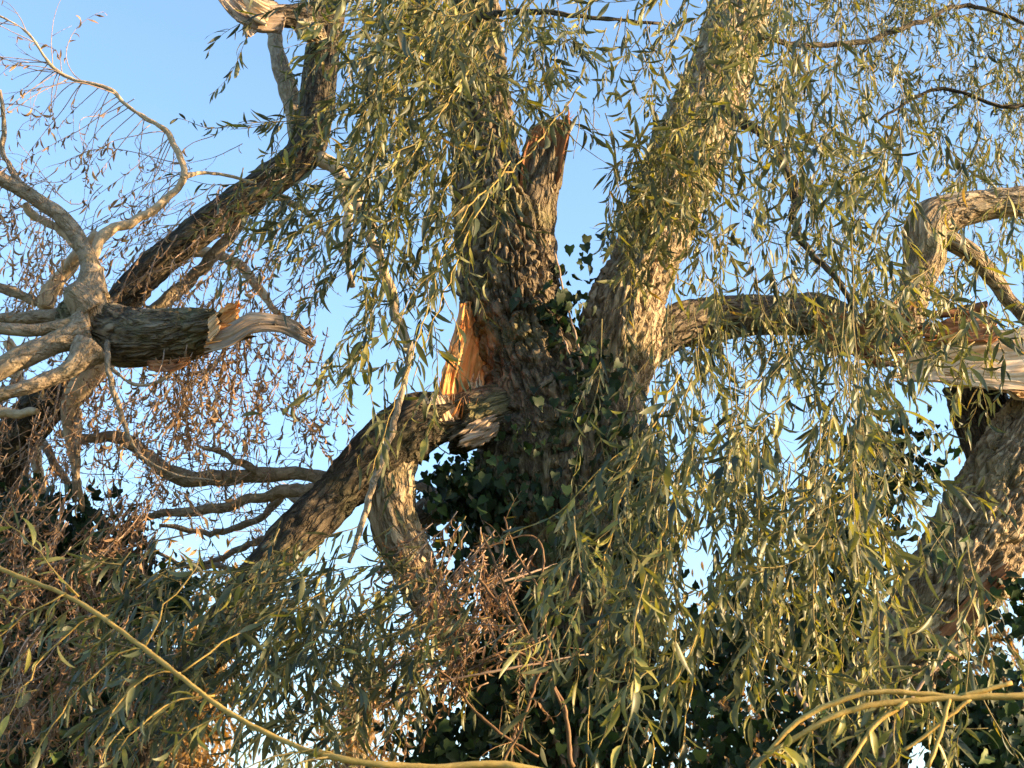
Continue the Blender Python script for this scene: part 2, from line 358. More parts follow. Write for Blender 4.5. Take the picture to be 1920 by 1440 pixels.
def ivy_verts(P, D, Nn, L, fold):
    D = nrm(D); Nn = nrm(Nn - D * np.sum(D * Nn, 1, keepdims=True)); B = np.cross(D, Nn)
    o = np.vstack([IVO, [[0, .36]]])
    x = o[None, :, 0] * L[:, None]; y = o[None, :, 1] * L[:, None]
    z = (np.abs(o[None, :, 0]) * fold[:, None] - (o[None, :, 1] ** 2) * .25) * L[:, None]
    return P[:, None] + B[:, None] * x[..., None] + D[:, None] * y[..., None] + Nn[:, None] * z[..., None]

class Foliage:
    """collects the leaves of one thing; the 300 that show largest become leaf objects, the others one mass"""
    def __init__(self, root, mat, kind='willow', most=300):
        self.root, self.mat, self.kind, self.most = root, mat, kind, most; self.V, self.t, self.own = [], [], []
    def add(self, V, tint, owner):
        if len(V): self.V.append(V); self.t.append(tint); self.own += [owner] * len(V)
    def build(self, leafname='leaf', massname='foliage', min_px=0):
        if not self.V: return
        V = np.concatenate(self.V); t = np.concatenate(self.t); n, k, _ = V.shape
        tip = V[:, 16] if self.kind == 'willow' else V[:, 6]
        x0, y0, z0 = proj(V[:, 1] if self.kind == 'willow' else V[:, 0]); x1, y1, z1 = proj(tip)
        mn = V.reshape(n, k, 3); a, b, _z = proj(mn.reshape(-1, 3)); a = a.reshape(n, k); b = b.reshape(n, k)
        vis = (a.min(1) > 0) & (a.max(1) < 1920) & (b.min(1) > 0) & (b.max(1) < 1440)
        size = np.where(vis, np.hypot(a.max(1) - a.min(1), b.max(1) - b.min(1)), 0)
        order = np.argsort(-size)[:self.most]; order = order[size[order] > min_px]
        faces = dict(Q=LQ) if self.kind == 'willow' else dict(T=IVT)
        for i in order:
            mesh_obj(leafname, V[i], faces.get('Q'), self.mat, self.own[i] or self.root, T=faces.get('T'), tint=np.full(k, t[i]), origin=V[i, 0])
        rest = np.setdiff1d(np.arange(n), order)
        if len(rest):
            off = (np.arange(len(rest)) * k)[:, None, None]
            f = {key: (val[None] + off).reshape(-1, val.shape[1]) for key, val in faces.items()}
            mesh_obj(massname, V[rest].reshape(-1, 3), f.get('Q'), self.mat, self.root, T=f.get('T'), tint=np.repeat(t[rest], k), kind='stuff', origin=ORIG[self.root.name])

def grow(start, d, length, droop, wander, rs, step=.035):
    n = max(4, int(length / step)); P = [np.asarray(start, float)]; d = nrm(np.asarray(d, float)); g = np.array([0, 0, -1.0])
    drift = rs.normal(0, 1, 3)
    for i in range(n):
        drift = .8 * drift + .6 * rs.normal(0, 1, 3)
        d = nrm(d + g * droop * step * 10 + drift * wander)
        P.append(P[-1] + d * step)
    return np.array(P)
class Shoots:
    """hanging twigs of one tree with their leaves"""
    def __init__(self, root, twigmat, leafmat, most_leaves=300, most_shoots=290, name='hanging_shoot', leafname='leaf', massname='foliage', twigmass='fine_twigs'):
        self.root, self.tm = root, twigmat; self.fol = Foliage(root, leafmat, most=most_leaves)
        self.name, self.leafname, self.massname, self.twigmass = name, leafname, massname, twigmass
        self.n = 0; self.most = most_shoots; self.extra = []
    def shoot(self, start, d, length, rs, r0=.0032, droop=.11, wander=.075, leaf=(.06, .15), wr=(.13, .22), space=.03, prob=.9, curl=(.05, 1.5), tint=(.1, .85),
              side=.5, bare=.0, spread=.65, out=.85, sick=.2, twist=1.0, r1=.0011, path=None):
        P = grow(start, d, length, droop, wander, rs) if path is None else path
        length = length or np.linalg.norm(np.diff(P, axis=0), axis=1).sum()
        lines = [(P, r0)]
        if side:
            for i in range(4, len(P) - 4):
                if rs.rand() < side * .12:
                    a = nrm(P[i + 1] - P[i]); o = nrm(rs.normal(0, 1, 3) * [1, .7, .4]); lines.append((grow(P[i], a + o * .8, length * rs.uniform(.2, .45), droop * 1.3, wander, rs), r0 * .55))
        VV, QQ, TT, BB = [], [], [], []; nv = 0
        for Pl, rb in lines:
            rr = np.linspace(rb, r1, len(Pl)) + np.where(np.arange(len(Pl)) % 3 == 0, rb * .12, 0)
            V, Q, T, bk = tube_geo(np.column_stack([Pl, rr]), 5, .05, seed=self.n + 3)
            VV.append(V); QQ.append(Q + nv); TT.append(T + nv); BB.append(bk); nv += len(V)
        V = np.vstack(VV); Q = np.vstack(QQ); T = np.vstack(TT); bk = np.vstack(BB)
        if self.n < self.most: own = mesh_obj(self.name, V, Q, self.tm, self.root, T=T, bk=bk, origin=P[0])
        else: own = None; self.extra.append((V, Q, T, bk))
        self.n += 1
        LP, LD, LN = [], [], []
        for Pl, rb in lines:
            s = np.concatenate([[0], np.cumsum(np.linalg.norm(np.diff(Pl, axis=0), axis=1))])
            u = np.arange(s[-1] * bare + .02, s[-1], space); u = u + rs.uniform(-.3, .3, len(u)) * space; u = u[rs.rand(len(u)) < prob]
            if not len(u): continue
            pos = np.stack([np.interp(u, s, Pl[:, k]) for k in range(3)], 1)
            tg = nrm(np.stack([np.interp(u, s, np.gradient(Pl[:, k])) for k in range(3)], 1))
            o = rs.normal(0, 1, (len(u), 3)); o = nrm(o - tg * np.sum(o * tg, 1, keepdims=True))
            D = nrm(tg * spread + o * out * rs.uniform(.5, 1.2, (len(u), 1)) + np.array([0, 0, -.32]))
            LP.append(pos); LD.append(D); LN.append(nrm(o * .6 + np.array([0, 0, .8]) + rs.normal(0, .35, (len(u), 3))))
        if LP:
            LP, LD, LN = map(np.vstack, (LP, LD, LN)); n = len(LP)
            L = rs.uniform(*leaf, n) * np.where(rs.rand(n) < .2, .65, 1); Wd = L * rs.uniform(*wr, n)
            tn = np.clip(rs.uniform(*tint) + rs.normal(0, .26, n), 0, .9); tn = np.where(rs.rand(n) < .07, rs.uniform(.86, 1, n), tn)
            self.fol.add(leaf_verts(LP, LD, LN, L, Wd, rs.uniform(*curl, n) * rs.choice([1, 1, -1], n), rs.normal(0, sick, n), rs.normal(0, twist, n), rs.uniform(.1, .6, n)), tn, own)
        return P
    def build(self):
        self.fol.build(self.leafname, self.massname)
        if self.extra:
            o = 0; V, Q, T, B = [], [], [], []
            for v, q, t, b in self.extra: V.append(v); Q.append(q + o); T.append(t + o); B.append(b); o += len(v)
            mesh_obj(self.twigmass, np.vstack(V), np.vstack(Q), self.tm, self.root, T=np.vstack(T), bk=np.vstack(B), kind='stuff', origin=ORIG[self.root.name])
def curtain(sh, n, a, b, Y, length, d, seed, jit=(20, 40), dj=.15, **kw):
    """N shoots starting along px line a-b at distances Y; D is the starting direction (right, up)"""
    rs = np.random.RandomState(seed)
    for i in range(n):
        u = rs.rand(); px = a[0] + (b[0] - a[0]) * u + rs.normal(0, jit[0]); py = a[1] + (b[1] - a[1]) * u + rs.normal(0, jit[1])
        p, t = at(px, py, rs.uniform(*Y))
        dd = np.array([d[0] + rs.normal(0, dj), rs.normal(0, dj), d[1] + rs.normal(0, dj * .5)])
        sh.shoot(p, dd, rs.uniform(*length), rs, **kw)
def guided(sh, paths, seed, **kw):
    rs = np.random.RandomState(seed)
    for pts in paths:
        C = catmull(np.array([at(*p)[0] for p in pts]), 10); C, _ = resample(C, .035)
        C = C + .006 * rs.normal(0, 1, C.shape); sh.shoot(None, None, None, rs, path=C, **kw)
def along(sh, key, n, length, d, seed, dj=.4, rng_u=(0, 1), **kw):
    rs = np.random.RandomState(seed); C = LINES[key]
    for i in range(n):
        p = C[int(rs.uniform(*rng_u) * (len(C) - 1)), :3]
        dd = np.array([d[0] + rs.normal(0, dj), rs.normal(0, dj), d[1] + rs.normal(0, dj)])
        sh.shoot(p, dd, rs.uniform(*length), rs, **kw)
def ivy_blob(fol, n, c, rad, rs, size=(.03, .078), owner=None, flat=0.0):
    """ivy leaves in an ellipsoid round c=(px,py,Y), radii (px,px,m), thickest near its skin"""
    p, t = at(*c); a = nrm(rs.normal(0, 1, (n, 3))); rr = rs.rand(n, 1) ** .45
    P = p + a * rr * np.array([rad[0] * t / F, rad[2], rad[1] * t / F])
    P += .06 * rs.normal(0, 1, (n, 3))
    Nn = nrm(a + np.array([0, -.5, .5]) + rs.normal(0, .45, (n, 3)))
    D = nrm(np.array([0, -.15, -1.0]) + rs.normal(0, .55, (n, 3)))
    tn = np.clip(rs.normal(.4, .25, n), 0, .95); tn = np.where(rs.rand(n) < .03, 1, tn)
    fol.add(ivy_verts(P, D, Nn, rs.uniform(*size, n), rs.uniform(.05, .5, n)), tn, owner)

# ------------------------------------------------------------------ ground
g = np.linspace(-1, 1, 41); g = np.sign(g) * np.abs(g) ** 3 * 600
GX, GY = np.meshgrid(g, g); GZ = .15 * noise(np.stack([GX.ravel() * .15, GY.ravel() * .15, np.zeros(GX.size)], 1), 3)
ii = (np.arange(40)[:, None] * 41 + np.arange(40)[None]).ravel()
go = mesh_obj('ground', np.stack([GX.ravel(), GY.ravel() + 10, GZ], 1), np.stack([ii, ii + 1, ii + 42, ii + 41], 1), M['ground'], None, origin=np.zeros(3))
go['kind'] = 'structure'

# ------------------------------------------------------------------ central willow
base, _ = at(1075, 720, 9.0)
cw = thing('willow_tree', 'thick storm-torn willow with forked ivy-clad trunk in the middle of the picture', 'tree', (base[0], 9.0, 0))
b0 = [base[0] + .02, 9.0, -.1, .62]
tr = px_pts([(1074, 1440, 9, 158), (1068, 1200, 9, 146), (1062, 1000, 9, 138), (1050, 850, 9, 130), (1012, 735, 9, 106), (972, 640, 9, 86), (952, 540, 9, 80), (948, 455, 9, 80), (934, 380, 9, 76), (915, 300, 9, 64), (906, 200, 9, 62), (897, 90, 9, 60), (884, -60, 9, 56), (870, -260, 9, 50), (850, -560, 9, 38)])
limb('trunk', cw, np.vstack([[b0], [[base[0], 9, .9, .52]], tr]), M['bark'], 240, .010, .05, 19, .22, world=True, key='trunk')
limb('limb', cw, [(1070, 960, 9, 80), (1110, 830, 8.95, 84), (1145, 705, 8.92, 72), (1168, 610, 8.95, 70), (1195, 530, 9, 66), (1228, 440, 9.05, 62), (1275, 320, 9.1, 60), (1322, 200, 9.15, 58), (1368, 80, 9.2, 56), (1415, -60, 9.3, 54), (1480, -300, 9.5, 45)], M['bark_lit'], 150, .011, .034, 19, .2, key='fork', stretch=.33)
limb('limb', cw, [(885, 260, 9, 34), (855, 170, 8.95, 32), (820, 90, 8.9, 30), (785, 10, 8.9, 28), (750, -90, 8.9, 26)], M['bark_shade'], 40, .025, .012, 18, .12)
limb('broken_stub', cw, [(950, 440, 9, 70), (985, 405, 8.95, 58), (1002, 350, 8.9, 46), (1016, 295, 8.88, 44)], M['bark'], 90, .011, .022, 18, .16, ragged=.22)
torn_sheet('torn_wood', cw, [(978, 375, 8.84, 1040, 372, 8.84), (980, 315, 8.78, 1056, 305, 8.78), (996, 255, 8.74, 1068, 240, 8.72), (1020, 220, 8.74, 1068, 206, 8.72)], M['wood_red'], relief=.014, th=.1, seed=4, hollow=.03, jag=.07, edge=.1)
fibres(cw, ((1000, 260, 8.7), (1068, 225, 8.7), (.3, -1)), 9, (.06, .16), M['wood_red'], 4)
# arching limb to the right, torn open
limb('limb', cw, [(1150, 705, 9.05, 40), (1215, 648, 9.1, 40), (1300, 604, 9.2, 41), (1400, 588, 9.25, 40), (1500, 592, 9.25, 39), (1570, 604, 9.25, 36)], M['bark'], 60, .022, .016, 14, .14, ragged=.12, key='arch', label='arching limb ending in a torn reddish break')
torn_sheet('torn_wood', cw, [(1530, 660, 9.0, 1520, 600, 9.05), (1600, 668, 8.95, 1580, 590, 9.0), (1665, 690, 8.9, 1650, 575, 8.95), (1725, 690, 8.9, 1720, 600, 8.95)], M['wood_red'], relief=.03, th=.08, seed=6, jag=.3, edge=.12)
torn_sheet('torn_wood', cw, [(1640, 640, 8.86, 1690, 650, 8.86), (1645, 590, 8.86, 1710, 600, 8.86), (1670, 545, 8.88, 1720, 560, 8.88)], M['wood_red'], relief=.03, th=.06, seed=7, jag=.35)
fibres(cw, ((1560, 680, 8.9), (1720, 640, 8.85), (.6, .5)), 14, (.08, .22), M['wood_red'], 6)

# limb torn half off, hanging to the lower left
limb('broken_stub', cw, [(965, 770, 8.9, 52), (905, 776, 8.72, 48), (848, 800, 8.6, 44)], M['bark'], 60, .016, .016, 16, .12, ragged=.07)
limb('hanging_limb', cw, [(250, 1440, 8.2, 22.9), (320, 1310, 8.2, 26.4), (400, 1205, 8.2, 30.8), (465, 1115, 8.25, 33.4), (520, 1040, 8.3, 37.8), (580, 970, 8.35, 42.2), (650, 900, 8.4, 47.5), (715, 845, 8.45, 52.8), (780, 792, 8.48, 52.8), (828, 778, 8.5, 38.7)], M['bark_shade'], 70, .014, .022, 15, .14, ragged=.16, key='hang', label='dark limb torn half off the trunk and sloping down to the left')
limb('limb', cw, [(742, 840, 8.5, 38), (735, 900, 8.5, 40), (738, 960, 8.52, 44), (768, 1040, 8.55, 44), (810, 1115, 8.6, 42), (860, 1200, 8.7, 40), (930, 1320, 8.8, 38)], M['bark_lit'], 50, .018, .016, 16, .14)
limb('limb', cw, [(770, 985, 9.6, 24), (820, 955, 9.6, 27), (900, 935, 9.55, 28), (980, 950, 9.4, 30)], M['bark'], 30, .03, .008, 16, .12)
limb('limb', cw, [(745, 905, 9.6, 7), (790, 915, 9.6, 10), (850, 945, 9.6, 14)], M['bark_grey'], 14, .04, .002)
# the orange wound left of the trunk
wound = link('torn_wood', None, at(872, 740, 8.62)[0], cw); wound['label'] = 'bright orange inner wood split open beside the trunk'
torn_sheet('wood_face', wound, [(814, 772, 8.48, 922, 774, 8.80), (826, 715, 8.52, 916, 718, 8.82), (843, 655, 8.56, 902, 660, 8.82), (860, 605, 8.62, 893, 610, 8.82), (871, 560, 8.68, 884, 562, 8.8)], M['wood'], relief=.016, th=.08, seed=10, jag=.1, hollow=.02)
torn_sheet('wood_face', wound, [(826, 760, 8.46, 850, 764, 8.5), (836, 700, 8.47, 858, 700, 8.52), (856, 640, 8.54, 870, 640, 8.58), (866, 596, 8.6, 872, 596, 8.62)], M['wood'], relief=.012, th=.04, seed=12, jag=.3)
torn_sheet('wood_face', wound, [(868, 775, 8.56, 908, 770, 8.62), (880, 730, 8.6, 906, 728, 8.66), (890, 690, 8.66, 902, 690, 8.7)], M['wood_pale'], relief=.014, th=.04, seed=14, jag=.4)
torn_sheet('wood_face', wound, [(818, 800, 8.40, 862, 786, 8.46), (806, 762, 8.40, 848, 752, 8.46), (796, 728, 8.42, 822, 720, 8.46)], M['wood_pale'], relief=.014, th=.05, seed=13, jag=.3, hollow=.02)
torn_sheet('wood_face', wound, [(935, 815, 8.52, 930, 775, 8.5), (900, 835, 8.46, 890, 790, 8.44), (855, 850, 8.42, 848, 812, 8.4)], M['wood_grey'], relief=.02, th=.05, seed=15, jag=.4)
fibres(wound, ((826, 745, 8.5), (880, 600, 8.62), (-.15, -1)), 16, (.06, .2), M['wood'], 10, .12)
fibres(wound, ((840, 775, 8.46), (905, 770, 8.6), (.1, -1)), 14, (.05, .14), M['wood'], 11, .2)
fibres(wound, ((850, 815, 8.42), (930, 800, 8.48), (-1, .5)), 14, (.06, .16), M['wood_grey'], 12, .2)
# thin branches of the hanging limb
for k, (pts, m) in enumerate([
    ([(640, 905, 8.5, 13), (570, 885, 8.6, 14), (500, 886, 8.7, 14), (410, 897, 8.8, 15), (335, 893, 8.85, 15), (282, 858, 8.9, 15), (225, 820, 8.95, 12), (160, 820, 9, 9), (112, 812, 9, 6)], 'bark_grey'),
    ([(590, 925, 8.5, 13), (530, 920, 8.7, 12), (450, 942, 8.8, 10), (350, 960, 8.9, 9), (240, 970, 9, 6)], 'bark_grey'),
    ([(520, 893, 8.75, 8), (470, 880, 8.7, 7), (420, 850, 8.7, 5), (368, 836, 8.7, 3.5)], 'bark_grey'),
    ([(600, 960, 9.2, 8), (540, 930, 9.5, 8), (480, 975, 9.8, 7), (400, 1000, 10, 6), (300, 985, 10, 4)], 'bark_grey'),
    ([(560, 1020, 9.3, 8), (500, 1010, 9.6, 7), (430, 1040, 9.8, 6), (350, 1060, 9.9, 5), (270, 1020, 10, 3)], 'bark_grey'),
    ([(520, 1060, 9.3, 7), (470, 1080, 9.5, 6), (400, 1060, 9.8, 5), (320, 1090, 9.9, 3)], 'bark_grey')]):
    limb('branch', cw, pts, M[m], 12, .05, .0015, 20, .15, key='cb%d' % k)
limb('branch', cw, [(1150, -60, 8.6, 8), (1240, 44, 8.4, 3), (1130, 34, 8.3, 4), (1040, 24, 8.3, 5), (940, 24, 8.5, 6.5), (890, 40, 8.8, 8)][1:], M['bark_shade'], 12, .05, .002, key='topbr')
limb('branch', cw, [(1335, 205, 9.0, 12), (1390, 225, 8.4, 10), (1440, 260, 8.0, 9), (1475, 315, 7.7, 9), (1492, 380, 7.6, 8), (1492, 430, 7.5, 8), (1530, 485, 7.4, 6), (1575, 530, 7.3, 5), (1610, 600, 7.2, 4)], M['bark_shade'], 14, .04, .002, key='rb1')
limb('branch', cw, [(1380, 60, 9, 7), (1500, 85, 9.2, 5), (1620, 78, 9.5, 5), (1735, 35, 9.8, 4.5), (1800, 10, 10, 4), (1870, 25, 10, 3.5), (1960, 60, 10, 3)], M['bark_shade'], 14, .05, .002, key='rb2')

# ------------------------------------------------------------------ right willow
base, _ = at(1560, 720, 8.2)
rw = thing('willow_tree', 'leaning willow trunk with deep sunlit ridged bark at the right edge', 'tree', (base[0], 8.2, 0))
tr = px_pts([(1600, 1440, 8.2, 92), (1668, 1290, 8.2, 92), (1735, 1165, 8.2, 92), (1805, 1050, 8.2, 96), (1880, 930, 8.2, 102), (1965, 800, 8.2, 100), (2060, 650, 8.2, 95), (2160, 450, 8.2, 85)])
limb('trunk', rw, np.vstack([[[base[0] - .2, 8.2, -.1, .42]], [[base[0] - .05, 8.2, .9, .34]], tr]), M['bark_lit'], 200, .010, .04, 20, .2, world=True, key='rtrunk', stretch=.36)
limb('limb', rw, [(1700, 640, 9.0, 30), (1722, 540, 9.0, 34), (1735, 470, 9, 36), (1752, 420, 9, 36), (1800, 398, 9, 32), (1860, 386, 9, 30), (1930, 375, 9, 30), (2040, 350, 9, 28)], M['bark_lit'], 40, .025, .012, 16, .14, label='pale sunlit limb bending to the right')
limb('limb', rw, [(1755, 440, 9, 20), (1800, 462, 9, 18), (1845, 500, 9.1, 16), (1885, 555, 9.2, 14), (1940, 620, 9.3, 12)], M['bark_lit'], 26, .02, .006, 18, .14, kink=.4)
rs = np.random.RandomState(3)
A, t = at(1930, 675, 8.0)
torn = link('torn_limb', None, A, rw); torn['label'] = 'pale split limb with bare torn wood lying towards the left'
torn_sheet('torn_wood', torn, [(1990, 590, 8.0, 1990, 750, 7.9), (1900, 605, 8.02, 1900, 735, 7.92), (1820, 615, 8.06, 1810, 722, 7.96), (1740, 625, 8.12, 1725, 716, 8.05), (1670, 650, 8.2, 1670, 712, 8.15)], M['wood_pale'], relief=.02, th=.12, seed=41, jag=.12, nu=56, edge=.08, hollow=.03)
torn_sheet('torn_wood', torn, [(1960, 700, 7.84, 1965, 735, 7.82), (1860, 695, 7.88, 1860, 728, 7.86), (1760, 690, 7.95, 1760, 718, 7.94)], M['wood_pale'], relief=.012, th=.04, seed=42, jag=.3)
torn_sheet('torn_wood', torn, [(1860, 560, 8.1, 1880, 640, 8.0), (1790, 575, 8.12, 1790, 645, 8.05), (1700, 590, 8.15, 1690, 640, 8.1)], M['wood_red'], relief=.025, th=.06, seed=43, jag=.3)
fibres(torn, ((1690, 650, 8.1), (1690, 715, 8.1), (-1, 0)), 10, (.08, .2), M['wood_pale'], 44, .15)
limb('broken_stub', rw, [(2010, 690, 8.3, 60), (1930, 675, 8.35, 60), (1840, 660, 8.4, 50), (1740, 645, 8.5, 36)], M['bark'], 60, .02, .02, 14, .14, ragged=.1)
limb('shadow_stub', rw, [(1905, 905, 8.45, 66), (1852, 800, 8.5, 58), (1810, 720, 8.55, 46)], M['bark_shade'], 50, .02, .02, 14, .16, ragged=.08)  # solid dark stub stands in for the shadowed hollow under the torn limb
torn_sheet('bare_wood', rw, [(1745, 1200, 7.96, 1770, 1225, 7.94), (1800, 1135, 7.94, 1830, 1160, 7.92), (1850, 1085, 7.92, 1875, 1112, 7.9), (1890, 1050, 7.9, 1900, 1065, 7.9)], M['wood_red'], relief=.012, th=.03, seed=45, label='reddish strip of wood bare of bark along the trunk')
limb('branch', rw, [(2000, 180, 10, 5), (1880, 200, 10, 4), (1760, 165, 10, 3.5), (1640, 230, 10, 2.5)], M['bark_shade'], 12, .05, .002, key='rr1')

# ------------------------------------------------------------------ left willow (ivy-clad trunk and high bough)
base, _ = at(-60, 720, 9.6)
lw = thing('willow_tree', 'dark willow bough rising from an ivy-clad trunk at the lower left to the top', 'tree', (base[0], 9.6, 0))
tr = px_pts([(60, 1440, 9.6, 190), (40, 1250, 9.6, 180), (20, 1080, 9.6, 140), (-5, 960, 9.6, 75), (5, 860, 9.4, 50), (60, 785, 9.2, 42), (128, 720, 9, 36), (180, 640, 8.9, 33), (228, 560, 8.8, 34), (300, 485, 8.8, 32), (400, 412, 8.8, 30), (490, 350, 8.8, 31), (560, 300, 8.8, 35), (592, 235, 8.8, 36), (604, 140, 8.8, 33), (614, 40, 8.8, 33), (625, -80, 8.8, 34), (640, -300, 8.8, 28)])
limb('trunk', lw, np.vstack([[[base[0], 9.6, -.1, .75]], tr]), M['bark_shade'], 90, .018, .018, 14, .14, world=True, key='bough')
limb('broken_stub', lw, [(614, 50, 8.8, 26), (580, 34, 8.72, 23), (545, 32, 8.65, 20), (505, 30, 8.6, 18)], M['bark_shade'], 40, .014, .01, 16, .15, ragged=.05, kink=.4)
torn_sheet('torn_wood', lw, [(530, 52, 8.5, 545, 10, 8.55), (480, 52, 8.45, 500, -5, 8.5), (430, 25, 8.42, 455, -25, 8.46), (395, -25, 8.4, 415, -60, 8.44)], M['wood_grey'], relief=.025, th=.1, seed=21, jag=.1, hollow=.02)
torn_sheet('torn_wood', lw, [(500, 45, 8.42, 510, 15, 8.45), (470, 30, 8.4, 480, -5, 8.42), (440, 0, 8.4, 455, -20, 8.42)], M['wood_pale'], relief=.02, th=.05, seed=24, jag=.2)
torn_sheet('torn_wood', lw, [(470, 30, 8.48, 505, 45, 8.5), (455, 50, 8.47, 480, 60, 8.48), (458, 72, 8.46, 466, 70, 8.46)], M['wood_grey'], relief=.015, th=.06, seed=23, jag=.2)
limb('burl', lw, [(600, 74, 8.7, 14), (586, 62, 8.6, 19), (573, 54, 8.52, 18), (567, 52, 8.48, 9)], M['bark_lit'], 40, .01, .02, 24, .4, kink=.3)
limb('limb', lw, [(566, 300, 8.9, 18), (556, 220, 9, 19), (535, 150, 9.1, 17), (520, 90, 9.15, 15), (505, 30, 9.2, 13), (490, -60, 9.3, 12)], M['bark_grey'], 24, .02, .004, 20, .14, kink=.35)
for k, (pts, m) in enumerate([
    ([(600, 290, 8.8, 16), (640, 330, 8.8, 13), (668, 375, 8.8, 12), (692, 420, 8.8, 10), (715, 500, 8.8, 9), (745, 590, 8.8, 9), (765, 660, 8.8, 8)], 'bark_smooth_lit'),
    ([(630, 315, 8.8, 9), (645, 380, 8.75, 9), (648, 450, 8.7, 8), (660, 540, 8.7, 5)], 'bark_smooth_lit'),
    ([(455, 400, 8.85, 12), (425, 450, 8.9, 12), (380, 500, 8.95, 12), (320, 555, 9, 13), (280, 590, 9, 12)], 'bark_grey'),
    ([(470, 390, 9.1, 8), (510, 370, 9.2, 8), (560, 385, 9.3, 6), (640, 470, 9.3, 4)], 'bark_smooth_lit'),
    ([(215, 600, 8.7, 22), (185, 670, 8.7, 26), (150, 730, 8.75, 22), (128, 775, 8.8, 14), (130, 830, 8.8, 9), (148, 900, 8.8, 7), (155, 960, 8.9, 5)], 'bark_smooth_lit'),
    ([(145, 770, 8.8, 8), (148, 850, 8.7, 6), (140, 930, 8.7, 5)], 'bark_grey'),
    ([(300, 500, 9.3, 10), (370, 470, 9.4, 10), (430, 490, 9.5, 9), (490, 540, 9.5, 8), (530, 600, 9.5, 5)], 'bark_smooth_lit'),
    ([(20, 640, 9.6, 10), (45, 760, 9.7, 10), (70, 860, 9.8, 10), (75, 960, 9.8, 10)], 'bark_smooth_lit'),
    ([(25, 780, 9.7, 8), (80, 830, 9.7, 9), (120, 900, 9.7, 7), (145, 940, 9.7, 5)], 'bark_grey')]):
    limb('branch', lw, pts, M[m], 14, .04, .002, 20, .15, key='lb%d' % k)

# ------------------------------------------------------------------ the snapped-off limb lodged at the left
A, _ = at(170, 590, 7.9)
fl = thing('broken_limb', 'snapped grey limb with splintered end and many bare branches, lodged at the left edge', 'fallen limb', A)
limb('log', fl, [(118, 585, 7.95, 30), (150, 600, 7.9, 52), (205, 630, 7.85, 56), (260, 636, 7.8, 58), (320, 632, 7.75, 55), (375, 620, 7.7, 46), (412, 612, 7.68, 38)], M['bark'], 90, .009, .02, 22, .14, ragged=.16)
limb('knot', fl, [(176, 622, 7.84, 42), (168, 590, 7.8, 44), (162, 560, 7.78, 37), (164, 530, 7.79, 27), (167, 500, 7.8, 18)], M['bark_grey'], 60, .012, .01, 18, .22, ragged=0)
limb('knot', fl, [(170, 588, 7.76, 34), (148, 566, 7.72, 30), (132, 552, 7.7, 23), (122, 545, 7.69, 11)], M['bark_grey'], 40, .012, .008, 18, .25)
torn_sheet('torn_wood', fl, [(385, 655, 7.56, 392, 590, 7.6), (412, 640, 7.54, 415, 574, 7.58), (432, 622, 7.54, 440, 560, 7.58), (446, 600, 7.55, 452, 560, 7.58)], M['wood'], relief=.022, th=.09, seed=31, jag=.2, hollow=.02)
torn_sheet('torn_wood', fl, [(388, 640, 7.5, 390, 600, 7.52), (400, 628, 7.5, 402, 590, 7.52), (412, 612, 7.5, 412, 585, 7.52)], M['wood_pale'], relief=.015, th=.04, seed=33, jag=.3)
fibres(fl, ((395, 650, 7.55), (440, 570, 7.55), (1, -.25)), 16, (.05, .14), M['wood'], 31, .2)
fibres(fl, ((560, 615, 7.55), (575, 640, 7.55), (1, .5)), 8, (.05, .14), M['wood_grey'], 35, .15)

